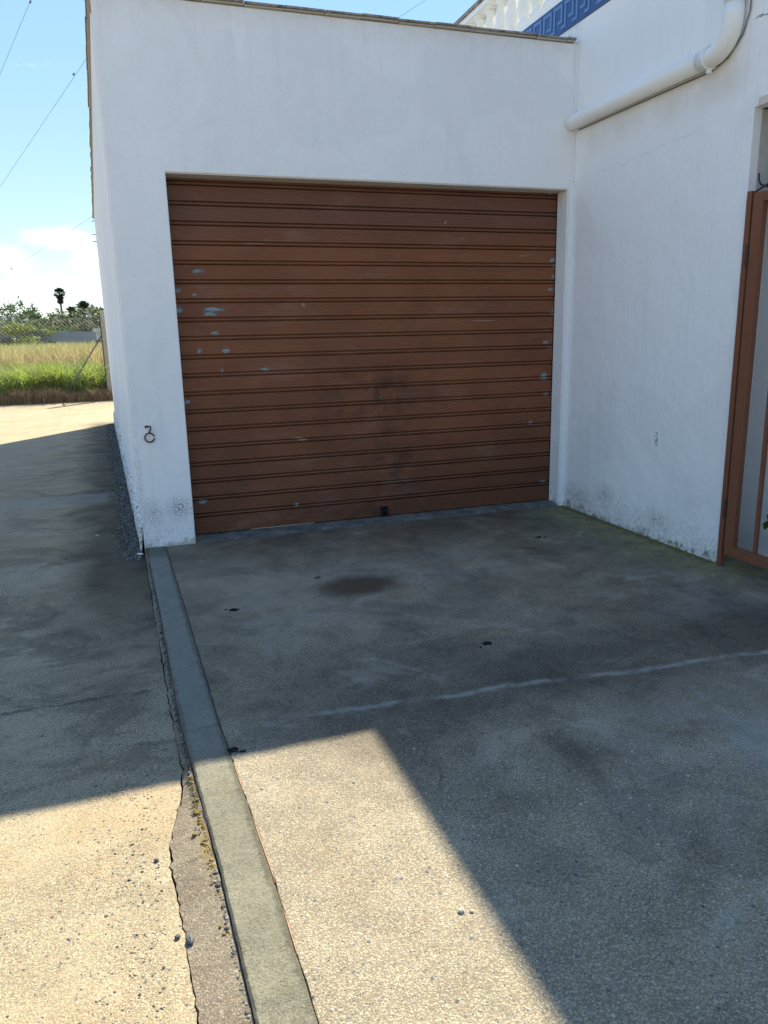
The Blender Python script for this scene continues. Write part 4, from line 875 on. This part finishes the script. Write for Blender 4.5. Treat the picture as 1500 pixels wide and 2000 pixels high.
def fan_leaf(m, c, az_, el_, L_, w_, nf=9, droop=.25):
    d_ = Vector((math.cos(az_)*math.cos(el_), math.sin(az_)*math.cos(el_), math.sin(el_))); s = Vector((-math.sin(az_), math.cos(az_), 0)); c = Vector(c); h_ = c+d_*L_*.5
    for k in range(nf):
        a = (k/(nf-1)-.5)*2.2; t = (d_*math.cos(a)+s*math.sin(a))*L_*.5; e = h_+t+Vector((0, 0, -droop*L_*(.3+abs(a)*.3))); n2 = t.cross(d_).normalized() if abs(a) > .01 else s
        q = (s*math.cos(a)-d_*math.sin(a))*w_*.5; m.add([h_, h_+t*.5+q, e, h_+t*.5-q], [(0, 1, 2, 3)])
    m.add([c-s*.02, c+s*.02, h_+s*.015, h_-s*.015], [(0, 1, 2, 3)])
def fan_palm(px_, D, h, label):
    e = empty('fan_palm', at(px_, D), label, 'palm tree'); m = MB(); m.tube([(0, 0, -.1), (.1, 0, h*.4), (.05, 0, h*.7), (0, 0, h)], [.36, .30, .27, .27], 10); m.build('trunk', MT['trunk'], e)
    m = MB()
    for k in range(110): fan_leaf(m, (0, 0, h+.1), random.uniform(0, 6.28), random.uniform(-.9, 1.4), random.uniform(1.5, 2.2), .20, 11)
    m.build('crown', MT['palm'], e); m = MB()
    for k in range(110): fan_leaf(m, (0, 0, h-random.uniform(.0, 1.6)), random.uniform(0, 6.28), random.uniform(-1.4, -.8), random.uniform(1.2, 1.9), .2, 6)
    m.build('dead_leaf_skirt', MT['skirt'], e)
D = 250; fan_palm(120, D, px_h(574, D, 120), 'tall thin-trunked fan palm with a shaggy skirt of dead leaves')
def date_palm(px_, D, h, L_, label, seed):
    random.seed(seed); e = empty('date_palm', at(px_, D), label, 'palm tree'); m = MB(); m.tube([(0, 0, -.1), (0, 0, h*.5), (0, 0, h)], [.4, .33, .36], 10); m.build('trunk', MT['trunk'], e); m = MB()
    for k in range(90):
        a = random.uniform(0, 6.28); el_ = random.uniform(-.3, 1.35); d_ = Vector((math.cos(a)*math.cos(el_), math.sin(a)*math.cos(el_), math.sin(el_))); s = Vector((-math.sin(a), math.cos(a), 0)); c = Vector((0, 0, h)); pr2 = c
        for i in range(7):
            t = (i+1)/7; p = c+d_*L_*t+Vector((0, 0, -L_*.45*t*t)); ww = L_*.11*math.sin(math.pi*min(1, t*.8+.15))
            for sg in (1, -1): m.add([pr2, p, p+s*sg*ww+Vector((0, 0, -ww*.35))+d_*ww*.4, pr2+s*sg*ww*.8+Vector((0, 0, -ww*.3))+d_*ww*.3], [(0, 1, 2, 3)])
            pr2 = p
    m.build('crown', MT['palm'], e)
date_palm(163, 170, px_h(603, 170, 163), 3.2, 'date palm with a full dark crown, the taller of two', 31); date_palm(140, 160, px_h(612, 160, 140), 2.6, 'date palm with a paler, lower crown, the shorter of two', 32)
def cypress(px_, D, py, wd, label, seed):
    h = px_h(py, D, px_); e = empty('cypress', at(px_, D), label, 'cypress tree', 'cypresses beside the garage corner'); m = MB(); m.tube([(0, 0, -.1), (0, 0, h*.9)], [.15, .03], 6); m.build('trunk', MT['trunk'], e)
    cs = []; rs = []
    for k in range(16):
        t = (k+.5)/16; w_ = wd*.5*math.sin(math.pi*min(1, (1-t)*.9+.06))**.7; cs.append((random.uniform(-.1, .1)*w_, random.uniform(-.1, .1)*w_, h*(.06+.92*t))); rs.append((w_*.85, w_*.85, h*.05))
    V, F = leaf_cloud(cs, rs, 900, .12, seed); ar_mesh('crown', V, F, MT['cyp'], e)
cypress(181, 150, 594, 1.15, 'narrow dark cypress, the left and tallest of three', 41); cypress(189.5, 152, 598, 1.0, 'narrow dark cypress, the middle of three', 42); cypress(197, 154, 597, 1.0, 'narrow dark cypress, right of three and nearest the post', 43); cypress(206, 154, 596, 1.0, 'narrow dark cypress hidden behind the garage corner', 44)
# far wall of block panels
fw = empty('field_wall', at(100, 80), 'long low grey wall closing off the far side of the field', 'wall'); wx0 = -30
for i in range(18):
    p_ = bx('panel', (wx0+i*2.6+.02, 0, -.1), (wx0+(i+1)*2.6-.02, .12, 2.30+random.uniform(-.06, .06)), MT['farwall'], fw)
    p_ = bx('pillar', (wx0+i*2.6-.09, -.04, -.1), (wx0+i*2.6+.09, .16, 2.40), MT['farwall'], fw) if True else None
# buildings
def far_house(px0, px1, D, py_e, py_r, wall, roof, label, name='far_house', gable=True, wins=3):
    a = at(px0, D); b = at(px1, D); W_ = b[0]-a[0]; ze = px_h(py_e, D, px0); zr = px_h(py_r, D, px0); e = empty(name, ((a[0]+b[0])/2, a[1], 0), label, 'house')
    bx('wall', (-W_/2, 0, -.1), (W_/2, 7, ze), wall, e); m = MB()
    if gable: m.add([(-W_/2-.3, -.4, ze), (W_/2+.3, -.4, ze), (W_/2+.3, 3.5, zr), (-W_/2-.3, 3.5, zr), (W_/2+.3, 7.4, ze), (-W_/2-.3, 7.4, ze)], [(0, 1, 2, 3), (3, 2, 4, 5), (0, 3, 5), (1, 4, 2)])
    else: m.box((-W_/2-.2, -.2, ze+.002), (W_/2+.2, 7.2, zr))
    m.build('roof', roof, e)
    for k in range(wins):
        xw = -W_/2+W_*(k+.5)/wins; f_ = bx('window', (xw-.55, -.04, ze-1.9), (xw+.55, .0, ze-.7), MT['farw'], e); bx('pane', (xw-.45, -.06, ze-1.8), (xw+.45, -.041, ze-.8), MT['glass'], f_)
    return e
far_house(0, 47, 120, 638, 616, MT['farwall'], MT['roofg'], 'long low house with a wide grey pitched roof beyond the field')
far_house(50, 66, 125, 614, 609, MT['farw'], MT['farwall'], 'pale flat-roofed two-storey building right of the grey roof', gable=False, wins=2)
far_house(66, 82, 118, 630, 622, MT['farw'], MT['roofg'], 'small white house between the pale building and the rounded tree', wins=2)
far_house(168, 182, 140, 611, 606, MT['farw'], MT['farw'], 'white flat-roofed building between the date palm and the cypresses', gable=False, wins=2)
far_house(182, 196, 72, 648, 641, MT['farw'], MT['farw'], 'small white shed in front of the far wall near the fence post', 'white_shed', gable=False, wins=2)
m = MB(); h = px_h(603, 130, 66); m.tube([(0, 0, -.1), (0, 0, h)], [.13, .07], 8); up = empty('utility_pole', at(66, 112), 'thin utility pole rising beside the pale building', 'utility pole'); m.build('pole', MT['roofg'], up); bx('crossarm', (-.7, -.06, h-.7), (.7, .06, h-.58), MT['roofg'], up)

# ------------------------------------------------------------------ overhead cables with small joint clips
def cable(pa, pb, joint, label):
    a = Vector(pa); b = Vector(pb); d_ = b-a; a2 = a-d_*2.5; b2 = b+d_*1.2; e = empty('overhead_cable', (a+b)/2, label, 'cable', 'overhead cables'); mid_ = (a+b)/2
    pts = []
    for k in range(25):
        t = k/24; p = a2+(b2-a2)*t - Vector((0, 0, 1))*0; pts.append(p-mid_)
    m = MB(); m.tube(pts, .0048, 5); m.build('wire', MT['cable'], e)
    j = Vector(joint)-mid_; dn = d_.normalized(); m = MB(); m.tube([j-dn*.05, j, j+dn*.05], [.016, .028, .016], 7); m.build('joint', MT['cable'], e)
def cp(t, D): return CAM+Vector((t[0], 1, t[1]))*D
cable(cp((-.062, .3638), 22), cp((-.1021, .2874), 26), cp((-.0626, .3620), 22.1), 'thin dark cable crossing the top left corner of the sky')
cable(cp((-.013, .3073), 22), cp((-.1168, .1713), 30), cp((-.0259, .2933), 22.8), 'thin dark cable running down the sky from the garage wall, middle of three')
cable(cp((-.0222, .1421), 34), cp((-.1291, .0744), 40), cp((-.1162, .0829), 39.3), 'thin dark cable crossing the white clouds, lowest of three')
